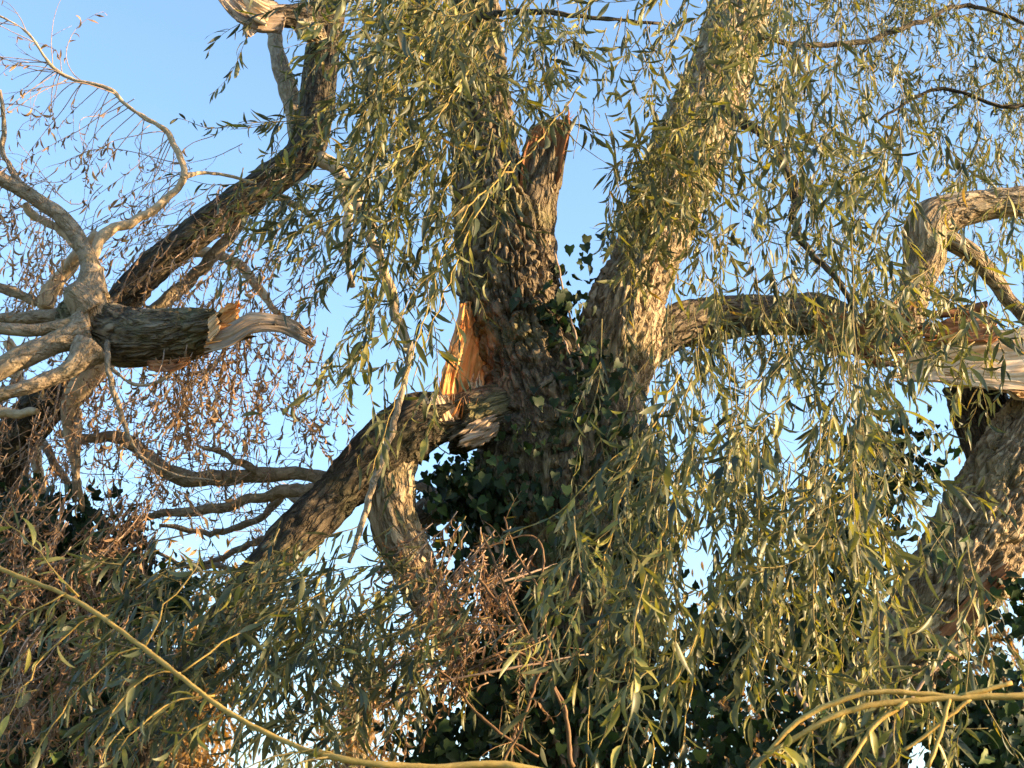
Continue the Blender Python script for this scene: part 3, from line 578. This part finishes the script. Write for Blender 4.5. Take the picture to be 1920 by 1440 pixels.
torn_sheet('torn_strip', fl, [(378, 660, 7.54, 385, 628, 7.56), (430, 648, 7.52, 425, 608, 7.54), (480, 622, 7.52, 472, 585, 7.54), (530, 622, 7.54, 528, 588, 7.56), (565, 640, 7.56, 570, 610, 7.58), (588, 652, 7.58, 594, 640, 7.6)], M['wood_grey'], relief=.014, th=.035, seed=34, jag=.15, label='long grey strip of torn wood curving off the broken end')
rs = np.random.RandomState(8)
torn_sheet('torn_strip', fl, [(272, 672, 7.62, 275, 694, 7.6), (320, 672, 7.6, 318, 697, 7.58), (362, 664, 7.6, 360, 682, 7.58)], M['wood_red'], th=.03, seed=36, jag=.25)
for k, (pts, m, sd) in enumerate([
    ([(172, 560, 7.8, 26), (165, 490, 7.8, 22), (140, 440, 7.8, 21), (105, 402, 7.8, 20), (55, 368, 7.8, 19), (0, 336, 7.8, 18), (-90, 300, 7.8, 17)], 'bark_grey', 26),
    ([(170, 485, 7.85, 16), (195, 440, 7.9, 14), (250, 415, 7.95, 12), (300, 385, 8, 10), (345, 330, 8, 8), (322, 265, 8, 7), (305, 240, 8, 6), (245, 205, 8, 5), (203, 165, 8, 4.5), (140, 150, 8, 4), (95, 122, 8, 3.5), (50, 60, 8, 2.5), (-20, 20, 8, 2)], 'bark_smooth_lit', 16),
    ([(86, 580, 8.1, 20), (98, 545, 8.1, 20), (125, 510, 8.1, 17), (150, 475, 8.05, 16), (185, 440, 8, 13)], 'bark_smooth_lit', 22),
    ([(90, 572, 8.1, 13), (50, 556, 8.1, 12), (0, 538, 8.1, 12), (-60, 520, 8.1, 11)], 'bark_grey', 16),
    ([(150, 585, 7.9, 20), (105, 592, 7.9, 17), (55, 595, 7.9, 16), (-5, 600, 7.9, 15), (-80, 610, 7.9, 14)], 'bark_grey', 20),
    ([(160, 610, 7.75, 24), (120, 612, 7.7, 19), (60, 622, 7.7, 16), (0, 616, 7.7, 15), (-80, 600, 7.7, 14)], 'bark_grey', 20),
    ([(160, 625, 7.75, 34), (110, 640, 7.7, 30), (55, 662, 7.65, 28), (0, 690, 7.6, 27), (-80, 740, 7.6, 25)], 'bark_grey', 26),
    ([(165, 655, 7.65, 30), (130, 690, 7.6, 24), (70, 718, 7.55, 21), (0, 740, 7.5, 20), (-80, 765, 7.5, 19)], 'bark_grey', 24),
    ([(0, 170, 7.7, 5), (8, 230, 7.75, 6), (5, 280, 7.8, 6), (25, 325, 7.8, 8), (50, 365, 7.8, 12)], 'bark_grey', 12),
    ([(50, 385, 7.9, 11), (65, 405, 7.9, 10), (110, 430, 7.85, 10), (145, 465, 7.8, 12)], 'bark_smooth_lit', 12),
    ([(345, 330, 8, 7), (380, 325, 8.1, 5), (430, 330, 8.2, 4), (480, 345, 8.2, 3)], 'bark_smooth_lit', 10),
    ([(200, 640, 7.7, 8), (205, 700, 7.6, 7), (225, 770, 7.6, 6), (260, 850, 7.6, 4), (330, 890, 7.6, 3), (400, 900, 7.6, 2)], 'bark_grey', 10),
    ([(210, 690, 7.6, 5), (250, 720, 7.6, 4), (300, 715, 7.6, 4), (340, 685, 7.6, 3)], 'bark_grey', 10),
    ([(-60, 770, 8.2, 14), (20, 775, 8.2, 12), (70, 772, 8.1, 9)], 'bark_smooth_lit', 14)]):
    r0 = pts[0]
    pts = [(a_, b_, c_, d_ * .74) for a_, b_, c_, d_ in pts]
    limb('branch', fl, [(*r0[:3], r0[3] * 1.3)] + pts[1:] if k in (0, 4, 5, 6, 7) else pts, M[m], sd + 6, .018, .004, 26, .15, key='fl%d' % k, kink=.45)

# withered twigs of the snapped limb
ds = Shoots(fl, M['twig_brown'], M['dead'], most_leaves=0, most_shoots=290, name='withered_twig', massname='withered_leaves', twigmass='fine_twigs')
DK = dict(r0=.0032, droop=.1, wander=.06, leaf=(.045, .085), wr=(.15, .25), space=.026, prob=.85, curl=(.6, 3.0), tint=(.15, .85), side=.5, sick=.25, twist=1.6, out=.6, spread=.9, r1=.0009)
def dk(**k): d = dict(DK); d.update(k); return d
along(ds, 'fl1', 34, (.35, .9), (-.7, -.35), 41, rng_u=(.3, .85), **dk(bare=.35, prob=.6, droop=.16))
along(ds, 'fl1', 12, (.3, .6), (-.9, .1), 42, rng_u=(.75, 1), **dk(bare=.9, side=.8, droop=.02))
along(ds, 'fl8', 10, (.3, .6), (-.1, -.6), 43, **dk(bare=.4))
along(ds, 'fl0', 20, (.3, .7), (-.2, -.7), 44, rng_u=(.2, 1), **dk(bare=.3))
curtain(ds, 46, (200, 470), (680, 470), (8.2, 9.2), (.5, 1.1), (-.35, -.7), 45, jit=(30, 60), **DK)
curtain(ds, 54, (180, 680), (640, 640), (7.9, 9.2), (.5, 1.0), (-.25, -.9), 46, jit=(30, 50), **DK)
curtain(ds, 30, (320, 650), (460, 620), (7.6, 8.2), (.4, .9), (-.2, -1), 47, jit=(20, 30), **dk(space=.02, tint=(.5, .9)))
curtain(ds, 26, (-20, 420), (140, 470), (8.2, 9), (.3, .8), (-.1, -.9), 48, jit=(20, 60), **DK)
curtain(ds, 40, (-20, 700), (200, 730), (8.3, 9.2), (.4, .9), (-.1, -.9), 49, jit=(20, 60), **DK)
curtain(ds, 34, (150, 880), (560, 900), (8.9, 10.2), (.3, .7), (-.1, -.8), 50, jit=(30, 50), **dk(prob=.35, side=1.2))
for k in range(6): along(ds, 'cb%d' % k, 14, (.2, .6), (-.2, -.1), 52 + k, dj=.8, **dk(prob=.12, side=1.4, droop=.03, wander=.12))
curtain(ds, 70, (40, 380), (640, 430), (8.6, 10), (.4, 1.0), (-.5, -.5), 58, jit=(30, 70), **dk(prob=.12, side=1.5, wander=.13, droop=.06))
curtain(ds, 60, (60, 800), (620, 960), (8.6, 10.2), (.4, .9), (-.4, .1), 59, jit=(30, 60), **dk(prob=.1, side=1.6, wander=.14, droop=.02))
ds.build()

# ------------------------------------------------------------------ living shoots
cs = Shoots(cw, M['twig_olive'], M['leaf'])
curtain(cs, 70, (750, -60), (905, 60), (6.4, 7.9), (.6, 1.4), (-.4, -.8), 61, jit=(30, 50), dj=.2)
curtain(cs, 18, (690, 20), (770, 180), (6.6, 8.2), (.35, .8), (-.4, -.8), 62, jit=(20, 50), dj=.2)
curtain(cs, 42, (710, 240), (930, 330), (6.4, 7.9), (.5, 1.1), (-.4, -.85), 63, jit=(30, 60), dj=.2)
curtain(cs, 14, (480, 120), (640, 330), (7, 8.2), (.25, .55), (-.7, -.2), 64, jit=(20, 40), dj=.3, prob=.6)
curtain(cs, 20, (420, 330), (660, 420), (7.2, 8.6), (.3, .7), (-.5, -.6), 65, jit=(30, 40), dj=.3, leaf=(.06, .1))
curtain(cs, 30, (960, -30), (1300, 10), (6.4, 8.4), (.3, .75), (-.15, -.9), 66, jit=(30, 40), dj=.25)
along(cs, 'topbr', 14, (.3, .6), (-.1, -.8), 67)
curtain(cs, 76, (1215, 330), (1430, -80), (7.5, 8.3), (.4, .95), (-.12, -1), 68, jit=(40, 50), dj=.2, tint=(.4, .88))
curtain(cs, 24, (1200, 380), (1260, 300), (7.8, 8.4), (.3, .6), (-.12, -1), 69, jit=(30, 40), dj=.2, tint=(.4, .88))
curtain(cs, 10, (700, 500), (780, 560), (6.2, 7.4), (.6, 1.0), (-.2, -1), 70, jit=(30, 60), dj=.15)
curtain(cs, 10, (960, 110), (1070, 150), (7.4, 8.4), (.3, .6), (-.2, -.9), 72, jit=(15, 30), dj=.3)
curtain(cs, 14, (860, -60), (980, 120), (7.2, 8.4), (.4, .9), (-.3, -.9), 73, jit=(25, 60), dj=.25)
curtain(cs, 6, (1060, 180), (1160, 260), (7, 8), (.3, .6), (.2, -.9), 71, jit=(30, 30), prob=.4)
cs.build()
gs = Shoots(cw, M['twig'], M['leaf'], most_leaves=120, name='golden_shoot', massname='golden_shoot_leaves')
guided(gs, [[(1085, 165, 6.8), (1000, 280, 6.7), (930, 340, 6.6), (880, 385, 6.5), (835, 470, 6.4), (800, 580, 6.35), (765, 690, 6.3), (715, 830, 6.3), (690, 900, 6.3)],
    [(880, 130, 6.8), (840, 190, 6.7), (800, 250, 6.7), (765, 305, 6.7), (740, 345, 6.7)], [(885, 240, 6.9), (850, 320, 6.8), (815, 400, 6.8), (790, 470, 6.8)],
    [(960, 300, 6.5), (900, 390, 6.45), (850, 500, 6.4), (800, 640, 6.4), (770, 730, 6.4)], [(830, 40, 6.6), (760, 110, 6.5), (700, 170, 6.5), (660, 215, 6.5)], [(780, 20, 7), (720, 60, 7), (650, 150, 7), (610, 260, 7)],
    [(1275, 700, 5.8), (1235, 780, 5.8), (1195, 850, 5.8), (1165, 930, 5.8), (1135, 1040, 5.8), (1128, 1140, 5.8), (1112, 1250, 5.8), (1098, 1440, 5.8)],
    [(1300, 860, 5.7), (1250, 980, 5.7), (1225, 1080, 5.7), (1185, 1200, 5.7), (1150, 1330, 5.7), (1105, 1450, 5.7)],
    [(1320, 1130, 5.6), (1290, 1230, 5.6), (1250, 1300, 5.6), (1215, 1450, 5.6)], [(1400, 960, 5.9), (1380, 1060, 5.9), (1330, 1170, 5.9), (1300, 1290, 5.9), (1270, 1440, 5.9)],
    [(1480, 1080, 5.8), (1450, 1180, 5.8), (1425, 1260, 5.8), (1395, 1315, 5.8)], [(1690, 1060, 6), (1665, 1150, 6), (1640, 1220, 6), (1625, 1260, 6)], [(1560, 900, 6.2), (1540, 1020, 6.2), (1520, 1150, 6.2), (1490, 1280, 6.2)]],
    69, r0=.0042, r1=.002, space=.04, prob=.75, side=.35, leaf=(.08, .16), wr=(.15, .24), tint=(.35, .85))
limb('branch', cw, [(770, 640, 6.9, 5), (758, 720, 6.9, 5.5), (728, 830, 6.9, 7), (700, 905, 6.9, 7), (680, 980, 6.9, 6), (655, 1055, 6.9, 4)], M['bark_grey'], 14, .02, .001, 30, .1, kink=.5)
gs.build()
rsh = Shoots(rw, M['twig_olive'], M['leaf'])
curtain(rsh, 104, (1430, -90), (1960, -20), (9.7, 12), (.5, 1.1), (-.15, -.8), 81, jit=(10, 60), dj=.4, leaf=(.06, .125), side=.9)
curtain(rsh, 86, (1440, 150), (1960, 230), (9.7, 12), (.4, .9), (-.2, -.7), 82, jit=(20, 90), dj=.45, leaf=(.06, .125), side=.9)
along(rsh, 'arch', 26, (.3, .7), (-.05, -1), 83, rng_u=(.3, 1), dj=.3)
curtain(rsh, 14, (1480, -60), (1690, 60), (6.4, 7.5), (1.6, 2.4), (-.02, -1), 84, jit=(20, 60), dj=.06, bare=.1, prob=.6, wander=.04, side=.9, r0=.0022, out=1.0)
curtain(rsh, 22, (1440, 120), (1720, 380), (6.4, 7.6), (.35, .8), (-.2, -.7), 110, jit=(30, 80), dj=.45, side=.8)
curtain(rsh, 24, (1560, 500), (1880, 570), (6.4, 7.8), (.35, .8), (-.1, -.8), 111, jit=(30, 40), dj=.4, side=.8)
curtain(rsh, 10, (1700, 200), (1940, 330), (7.0, 8.2), (.3, .6), (-.1, -.9), 112, jit=(20, 60), dj=.3)
curtain(rsh, 13, (1275, 250), (1450, 200), (7, 8.2), (1.4, 2.1), (0, -1), 85, jit=(20, 60), dj=.05, prob=.6, bare=.2, wander=.02, r0=.0022)
curtain(rsh, 30, (1235, 640), (1660, 620), (5.3, 7.2), (.8, 1.5), (-.02, -1), 86, jit=(20, 40), dj=.05, space=.032, bare=.22, prob=.7, wander=.05, side=.9, r0=.0024)
curtain(rsh, 34, (1230, 760), (1660, 900), (5.4, 7.4), (.35, .8), (-.2, -.8), 113, jit=(30, 110), dj=.4, side=.8)
curtain(rsh, 22, (1190, 820), (1620, 840), (5.4, 7), (.6, 1.0), (-.05, -1), 98, jit=(20, 60), dj=.1, bare=.05, wander=.03)
curtain(rsh, 16, (1440, 560), (1760, 560), (6.6, 8), (.4, .8), (-.05, -1), 99, jit=(20, 30), dj=.15)
curtain(rsh, 11, (1540, 560), (1690, 600), (5.8, 7), (1.0, 1.6), (-.05, -1), 87, jit=(30, 80), dj=.06, bare=.2, prob=.7, wander=.025, r0=.0024)
curtain(rsh, 12, (1165, 780), (1235, 740), (6.4, 7.6), (.8, 1.4), (-.03, -1), 97, jit=(25, 60), dj=.05, bare=.1, wander=.03)
curtain(rsh, 70, (1440, -60), (1960, 250), (9.8, 12.5), (.4, .9), (-.2, -.6), 88, jit=(20, 120), dj=.5, leaf=(.06, .115), side=.9)
curtain(rsh, 40, (1480, 430), (1940, 460), (9.3, 11), (.6, 1.2), (-.1, -1), 89, jit=(20, 80), dj=.2, leaf=(.08, .13))
curtain(rsh, 14, (1980, -60), (2200, 0), (9, 11), (.8, 1.5), (-.05, -1), 90, jit=(20, 60), dj=.15)
curtain(rsh, 12, (1980, 500), (2200, 560), (9, 11), (.8, 1.3), (-.05, -1), 96, jit=(20, 80), dj=.15)
curtain(rsh, 50, (1080, 1040), (1840, 1150), (5.2, 6.8), (.35, .75), (-.12, -1), 114, jit=(30, 60), dj=.3, side=.6, tint=(.3, .9))
rsh.build()

# ------------------------------------------------------------------ branches hanging into the front
def front_branch(name, label, pts, r_key, twigmat, cat='branch', root_at=0):
    A, _ = at(*pts[root_at][:3])
    o = thing(name, label, cat, A)
    limb('stem', o, pts, twigmat, 12, .02, .0006, 40, .08, key=r_key, kink=.45)
    return o
fb = front_branch('willow_branch', 'yellow-brown diagonal willow branch with drooping leafy shoots at the lower left', [(-120, 990, 5.2, 4), (0, 1065, 5.1, 4.5), (140, 1125, 5.0, 4.2), (270, 1215, 4.9, 4.6), (420, 1330, 4.8, 4.8), (540, 1392, 4.75, 5.2), (640, 1424, 4.7, 6), (800, 1438, 4.7, 7), (960, 1437, 4.7, 8), (1120, 1475, 4.7, 10)], 'front', M['twig'])
sg = Shoots(fb, M['twig'], M['leaf'], most_leaves=180, name='side_twig', massname='side_twig_leaves')
guided(sg, [[(145, 1120, 5), (75, 1035, 5), (0, 970, 5), (-60, 920, 5)], [(125, 1113, 5), (60, 1140, 5), (0, 1192, 5), (-40, 1230, 5)], [(205, 1150, 5), (150, 1168, 5), (85, 1228, 5), (35, 1300, 4.95), (0, 1370, 4.95)],
    [(285, 1218, 4.9), (230, 1222, 4.9), (170, 1270, 4.9), (118, 1335, 4.9), (75, 1395, 4.9), (48, 1450, 4.9)], [(345, 1258, 4.9), (290, 1262, 4.9), (240, 1300, 4.85), (195, 1370, 4.85), (140, 1450, 4.85)],
    [(400, 1310, 4.85), (340, 1312, 4.85), (270, 1352, 4.8), (200, 1440, 4.8)], [(425, 1335, 4.8), (340, 1385, 4.8), (290, 1450, 4.8)], [(270, 1212, 4.9), (300, 1160, 4.9), (340, 1100, 4.9), (380, 1040, 4.9)], [(640, 1424, 4.7), (590, 1400, 4.7), (560, 1412, 4.7), (500, 1450, 4.7)], [(345, 1258, 4.9), (420, 1200, 4.95), (520, 1150, 5), (600, 1120, 5)]],
    88, r0=.003, r1=.0014, space=.036, prob=.8, side=.3, leaf=(.06, .125), wr=(.16, .25), tint=(.3, .88))
sg.build()
s1 = Shoots(fb, M['twig_olive'], M['leaf'])
along(s1, 'front', 8, (.3, .6), (-.8, -.25), 91, rng_u=(.05, .7), dj=.25, droop=.14, leaf=(.06, .1), space=.028, tint=(.2, .8))
curtain(s1, 24, (-40, 1230), (760, 1180), (5.2, 7.4), (.4, .9), (-.75, -.45), 92, jit=(60, 90), dj=.3, tint=(.05, .6))  # low tint here and in the curtains below darkens leaves as shade
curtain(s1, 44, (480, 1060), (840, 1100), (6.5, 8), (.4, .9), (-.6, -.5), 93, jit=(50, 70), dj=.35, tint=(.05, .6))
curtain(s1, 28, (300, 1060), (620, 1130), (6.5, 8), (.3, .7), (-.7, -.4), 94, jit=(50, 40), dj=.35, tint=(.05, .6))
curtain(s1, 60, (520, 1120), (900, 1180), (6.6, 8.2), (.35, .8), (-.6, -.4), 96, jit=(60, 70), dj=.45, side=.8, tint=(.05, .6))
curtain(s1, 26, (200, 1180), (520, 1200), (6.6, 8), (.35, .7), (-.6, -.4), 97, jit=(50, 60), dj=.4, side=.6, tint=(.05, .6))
s1.build()
yb = front_branch('willow_branch', 'bare yellow willow twig arching in from the right edge across the bottom corner', [(2060, 1290, 4.6, 7), (1920, 1305, 4.6, 6.5), (1780, 1308, 4.6, 6), (1640, 1322, 4.6, 6), (1560, 1345, 4.6, 5.5), (1490, 1385, 4.6, 5), (1430, 1425, 4.6, 4.5), (1370, 1480, 4.6, 4)], 'ytwig', M['twig'])
for pts in ([(1900, 1280, 4.6, 4), (1800, 1305, 4.6, 4.5)], [(1800, 1308, 4.6, 5), (1660, 1297, 4.6, 5), (1570, 1315, 4.6, 5), (1500, 1350, 4.6, 5), (1440, 1410, 4.6, 4.5), (1400, 1470, 4.6, 4)],
            [(1780, 1308, 4.6, 4.5), (1765, 1370, 4.58, 4), (1740, 1440, 4.55, 3.5)], [(1700, 1315, 4.6, 5), (1640, 1360, 4.58, 4.5), (1600, 1420, 4.55, 4), (1560, 1480, 4.55, 3)], [(1820, 1310, 4.6, 4), (1760, 1360, 4.6, 3.5), (1690, 1410, 4.6, 3)]):
    limb('side_twig', yb, pts, M['twig'], 8, .02, .0006, 40, .08, key='yt', kink=.5)
s2 = Shoots(yb, M['twig'], M['leaf'], name='shoot')
along(s2, 'ytwig', 16, (.08, .22), (-.5, -.6), 95, rng_u=(.2, 1), leaf=(.07, .1), wr=(.2, .3), space=.03, r0=.0022, tint=(.4, .9))
s2.build()

# red-brown shoots standing before the trunk foot
A, _ = at(1065, 1400, 7.6)
sp = thing('willow_sucker', 'fan of reddish upright shoots before the dark ivy at the trunk foot', 'shoots', A)
for k, pts in enumerate([[(1072, 1440, 7.6, 7), (1060, 1340, 7.6, 7), (1025, 1260, 7.6, 6), (960, 1170, 7.6, 5), (900, 1090, 7.6, 4.5), (865, 1055, 7.6, 4)],
            [(1060, 1340, 7.6, 5), (1010, 1230, 7.58, 5), (970, 1150, 7.55, 4), (930, 1060, 7.5, 3.5), (905, 1000, 7.5, 3)],
            [(1040, 1270, 7.6, 4), (1028, 1200, 7.62, 4), (1012, 1110, 7.62, 3.5), (970, 1040, 7.6, 3), (945, 970, 7.6, 2.5)],
            [(942, 1430, 7.2, 4), (975, 1370, 7.2, 4.5), (1005, 1280, 7.2, 5), (1030, 1210, 7.2, 5), (1055, 1140, 7.2, 4.5), (1085, 1075, 7.2, 3)],
            [(1010, 1420, 7.4, 4), (930, 1370, 7.4, 5), (880, 1320, 7.4, 4), (840, 1270, 7.4, 3.5), (770, 1230, 7.4, 3)],
            [(1025, 1250, 7.6, 4), (960, 1220, 7.5, 4), (900, 1240, 7.4, 3)], [(1020, 1255, 7.6, 4), (1100, 1210, 7.6, 4), (1130, 1170, 7.6, 3)],
            [(1012, 1180, 7.62, 4), (1018, 1090, 7.6, 4), (1015, 1020, 7.6, 3.5), (980, 1005, 7.6, 3), (900, 1030, 7.6, 3)]]):
    limb('shoot', sp, [(a, b, c, r * .62) for a, b, c, r in pts], M['twig_red'], 8, .03, .0006, 40, .1, key='sp%d' % k)
s3 = Shoots(sp, M['twig_red'], M['leaf'], name='side_shoot')
for k in range(8): along(s3, 'sp%d' % k, 3, (.12, .3), (-.4, .3), 100 + k, leaf=(.05, .08), prob=.4, r0=.0022)
s3.build()

# fallen tops full of withered leaves
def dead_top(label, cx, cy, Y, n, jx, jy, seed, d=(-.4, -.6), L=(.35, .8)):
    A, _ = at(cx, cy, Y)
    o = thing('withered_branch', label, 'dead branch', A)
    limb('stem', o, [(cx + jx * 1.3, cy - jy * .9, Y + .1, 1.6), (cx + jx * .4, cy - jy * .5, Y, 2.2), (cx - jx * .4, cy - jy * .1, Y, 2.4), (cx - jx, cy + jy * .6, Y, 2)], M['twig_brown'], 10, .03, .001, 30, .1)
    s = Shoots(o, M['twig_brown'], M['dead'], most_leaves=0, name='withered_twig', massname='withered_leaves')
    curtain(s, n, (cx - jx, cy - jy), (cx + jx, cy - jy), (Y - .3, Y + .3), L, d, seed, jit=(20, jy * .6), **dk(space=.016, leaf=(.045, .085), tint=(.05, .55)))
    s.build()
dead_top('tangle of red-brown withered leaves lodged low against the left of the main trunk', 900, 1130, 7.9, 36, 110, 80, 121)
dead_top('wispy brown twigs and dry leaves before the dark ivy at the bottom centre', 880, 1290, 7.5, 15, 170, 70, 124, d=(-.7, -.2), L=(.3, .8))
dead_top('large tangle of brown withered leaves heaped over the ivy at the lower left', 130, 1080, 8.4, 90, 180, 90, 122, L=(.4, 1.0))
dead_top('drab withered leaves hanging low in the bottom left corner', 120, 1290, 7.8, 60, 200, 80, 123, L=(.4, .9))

# ------------------------------------------------------------------ ivy
def ivy_plant(label, root, lines, blobs, seed, mass='foliage', most=300, group=None, vmat='twig_brown'):
    o = thing('ivy', label, 'ivy', root)
    for pts in lines: limb('vine', o, pts, M[vmat], 8, .03, .001, 30, .1)
    f = Foliage(o, M['ivy'], 'ivy', most); rs = np.random.RandomState(seed)
    for n, c, rad, *sz in blobs: ivy_blob(f, n, c, rad, rs, *(sz or []))
    f.build(massname=mass, min_px=8)
p0, _ = at(1075, 1440, 8.4)
ivy_plant('dark ivy climbing the trunk of the forked willow and hanging in its crotch', (p0[0], 8.45, 0),
    [[(1075, 1440, 8.4, 6), (1110, 1250, 8.45, 5), (1150, 1050, 8.5, 4), (1130, 900, 8.5, 4), (1090, 760, 8.55, 3), (1060, 640, 8.6, 3)],
     [(1060, 1440, 8.4, 5), (980, 1200, 8.45, 4), (920, 1000, 8.55, 4), (860, 900, 8.6, 3)], [(1065, 660, 8.7, 3), (1040, 600, 8.7, 3), (1010, 560, 8.7, 2)],
     [(1095, 760, 8.5, 3), (1090, 680, 8.5, 2.5), (1060, 560, 8.7, 2), (1040, 470, 8.7, 2)]],
    [(420, (905, 950, 8.7), (100, 95, .25)), (160, (850, 900, 8.7), (60, 50, .15)), (500, (960, 1100, 8.6), (150, 120, .2)), (560, (1000, 1280, 8.5), (220, 120, .25)), (600, (1120, 1400, 8.4), (330, 100, .3)),
     (220, (1020, 950, 8.5), (120, 90, .12)), (170, (1150, 900, 8.5), (80, 120, .12)), (260, (1180, 1050, 8.5), (90, 130, .2)), (130, (1090, 790, 8.45), (110, 110, .1)), (70, (1000, 830, 8.5), (90, 60, .08)), (70, (1110, 680, 8.55), (60, 60, .1)),
     (110, (1030, 590, 8.7), (60, 30, .12)), (30, (1050, 540, 8.9), (40, 60, .15)), (14, (1110, 480, 8.8), (40, 40, .1)), (24, (1060, 650, 8.7), (50, 40, .1)), (400, (860, 1390, 8.5), (150, 80, .3))], 131)
p0, _ = at(1650, 1440, 8.0)
ivy_plant('dark ivy and shade-green growth round the foot of the leaning right willow', (p0[0], 8.0, 0),
    [[(1650, 1440, 7.8, 5), (1700, 1320, 7.8, 4), (1800, 1200, 7.8, 3)], [(1560, 1440, 7.9, 5), (1500, 1300, 7.9, 4), (1450, 1150, 8, 3)]],
    [(560, (1850, 1330, 7.95), (150, 120, .3)), (620, (1500, 1380, 8.1), (260, 100, .3)), (500, (1560, 1200, 8.6), (90, 110, .25)), (500, (1600, 1020, 8.6), (110, 110, .25)), (500, (1420, 1180, 8.7), (130, 110, .25)),
     (420, (1290, 1260, 8.6), (120, 110, .25)), (90, (1905, 1130, 7.9), (40, 60, .15)), (22, (1760, 1010, 7.7), (60, 50, .1)), (300, (1680, 860, 8.8), (110, 90, .2)), (500, (1880, 1410, 7.9), (150, 70, .3))], 132)
p0, _ = at(60, 1440, 8.9)
ivy_plant('ivy mantle over the stump of the left willow under brown leaves', (p0[0], 8.8, 0),
    [[(60, 1440, 8.8, 5), (60, 1250, 8.8, 4), (40, 1080, 8.9, 3), (30, 950, 9, 3)], [(150, 1440, 8.8, 5), (200, 1250, 8.8, 4), (270, 1080, 8.9, 3)]],
    [(900, (60, 1010, 9.0), (130, 110, .3)), (500, (200, 1040, 9.0), (80, 90, .25)), (900, (150, 1200, 8.9), (190, 140, .3)), (400, (290, 1120, 9.0), (80, 60, .25)), (600, (100, 1370, 8.8), (230, 110, .3))], 133)

# ------------------------------------------------------------------ trees farther back
def far_tree(label, px, Y, top, half, leafmat, n, seed, group='trees standing behind the willows', size=(.12, .2)):
    rs = np.random.RandomState(seed); A, _ = at(px, 720, Y); root = thing('background_tree', label, 'tree', (A[0], Y, 0), group)
    T, t = at(px, top, Y); h = T[2]; w = half * t / F
    limb('trunk', root, [(A[0], Y, -.1, .3), (A[0] + .1, Y, h * .35, .22), (A[0] - .1, Y, h * .7, .12), (A[0], Y, h * .95, .03)], M['bark_lit'], 16, .1, .02, 8, .2, world=True)
    V, tt = [], []
    for k in range(26):
        a = rs.uniform(0, 2 * np.pi); z0 = h * rs.uniform(.25, .75); e = np.array([A[0] + w * .8 * math.cos(a) * rs.uniform(.5, 1), Y + w * .8 * math.sin(a) * rs.uniform(.5, 1), min(h, z0 + rs.uniform(.3, 2))])
        limb('limb', root, [(A[0], Y, z0, .07), *[tuple(np.array([A[0], Y, z0]) * .5 + e * .5 + np.array([0, 0, .3])) + (.045,)], (*e, .015)], M['bark_lit'], 7, .15, .0, 8, .1, world=True)
        m = n // 26
        P = e + rs.normal(0, 1, (m, 3)) * np.array([w * .22, w * .22, h * .1]); P[:, 2] -= np.abs(rs.normal(0, .5, m))
        D = nrm(rs.normal(0, .5, (m, 3)) + [0, 0, -.8]); L = rs.uniform(*size, m)
        V.append(leaf_verts(P, D, nrm(rs.normal(0, 1, (m, 3)) + [0, 0, .4]), L, L * .3, rs.uniform(-1, 1, m), rs.normal(0, .1, m), rs.normal(0, 1, m), rs.uniform(.1, .5, m)))
        tt.append(np.clip(rs.normal(.5, .25, m), 0, 1))
    f = Foliage(root, leafmat, most=0); f.add(np.concatenate(V), np.concatenate(tt), None); f.build(massname='crown')
far_tree('golden-leaved tree glowing behind the diagonal branch at the lower left', 400, 20, 1070, 95, M['gold'], 3600, 201)
far_tree('paler golden tree seen through gaps below the hanging limb', 690, 24, 1150, 150, M['gold'], 2600, 202)
far_tree('sunlit golden tree showing at the far left behind the ivy stump', -40, 19, 1000, 160, M['gold'], 5000, 203)
far_tree('sunlit tree glimpsed through dark ivy at the lower right edge', 1880, 22, 1080, 220, M['gold'], 6000, 204)
far_tree('tree behind the gap between the main and the leaning trunk', 1330, 26, 1150, 200, M['gold'], 5000, 205)

def shade_tree(x, y, h0, h1, rad, n, seed, label):  # unseen tree, added to cast shade over the lower left leaves
    rs = np.random.RandomState(seed); root = thing('added_shade_tree', label, 'tree', (x, y, 0)); V, tt = [], []
    limb('trunk', root, [(x, y, -.1, .09), (x + .05, y, h0 * .6, .075), (x, y + .05, h0 + .4, .06), (x, y, h1 - .3, .015)], M['bark_grey'], 14, .06, .004, 14, .15, world=True)
    for k in range(14):
        a = rs.uniform(0, 6.283); z0 = rs.uniform(h0 - .1, h1 - .8); e = np.array([x + rad * math.cos(a) * .8, y + rad * math.sin(a) * .8, z0 + rs.uniform(.2, .7)])
        limb('limb', root, [(x, y, z0, .03), ((x + e[0]) / 2, (y + e[1]) / 2, z0 + .3, .02), (*e, .006)], M['bark_grey'], 7, .08, 0, 8, .1, world=True)
        m = n // 14; P = e + rs.normal(0, 1, (m, 3)) * rad * .3; P[:, 2] = np.clip(P[:, 2], h0 - .3, h1 + .2)
        V.append(leaf_verts(P, nrm(rs.normal(0, .5, (m, 3)) + [0, 0, -.8]), nrm(rs.normal(0, 1, (m, 3)) + [0, 0, .4]), rs.uniform(.07, .12, m), rs.uniform(.03, .045, m), rs.uniform(-1, 1, m), rs.normal(0, .1, m), rs.normal(0, .6, m), rs.uniform(.1, .5, m)))
        tt.append(np.clip(rs.normal(.4, .25, m), 0, 1))
    f = Foliage(root, M['leaf'], most=0); f.add(np.concatenate(V), np.concatenate(tt), None); f.build(massname='crown')
shade_tree(6.0, 3.1, 3.9, 5.6, 1.0, 3800, 301, 'leafy tree added out of view to the right to shade the lower left leaves')
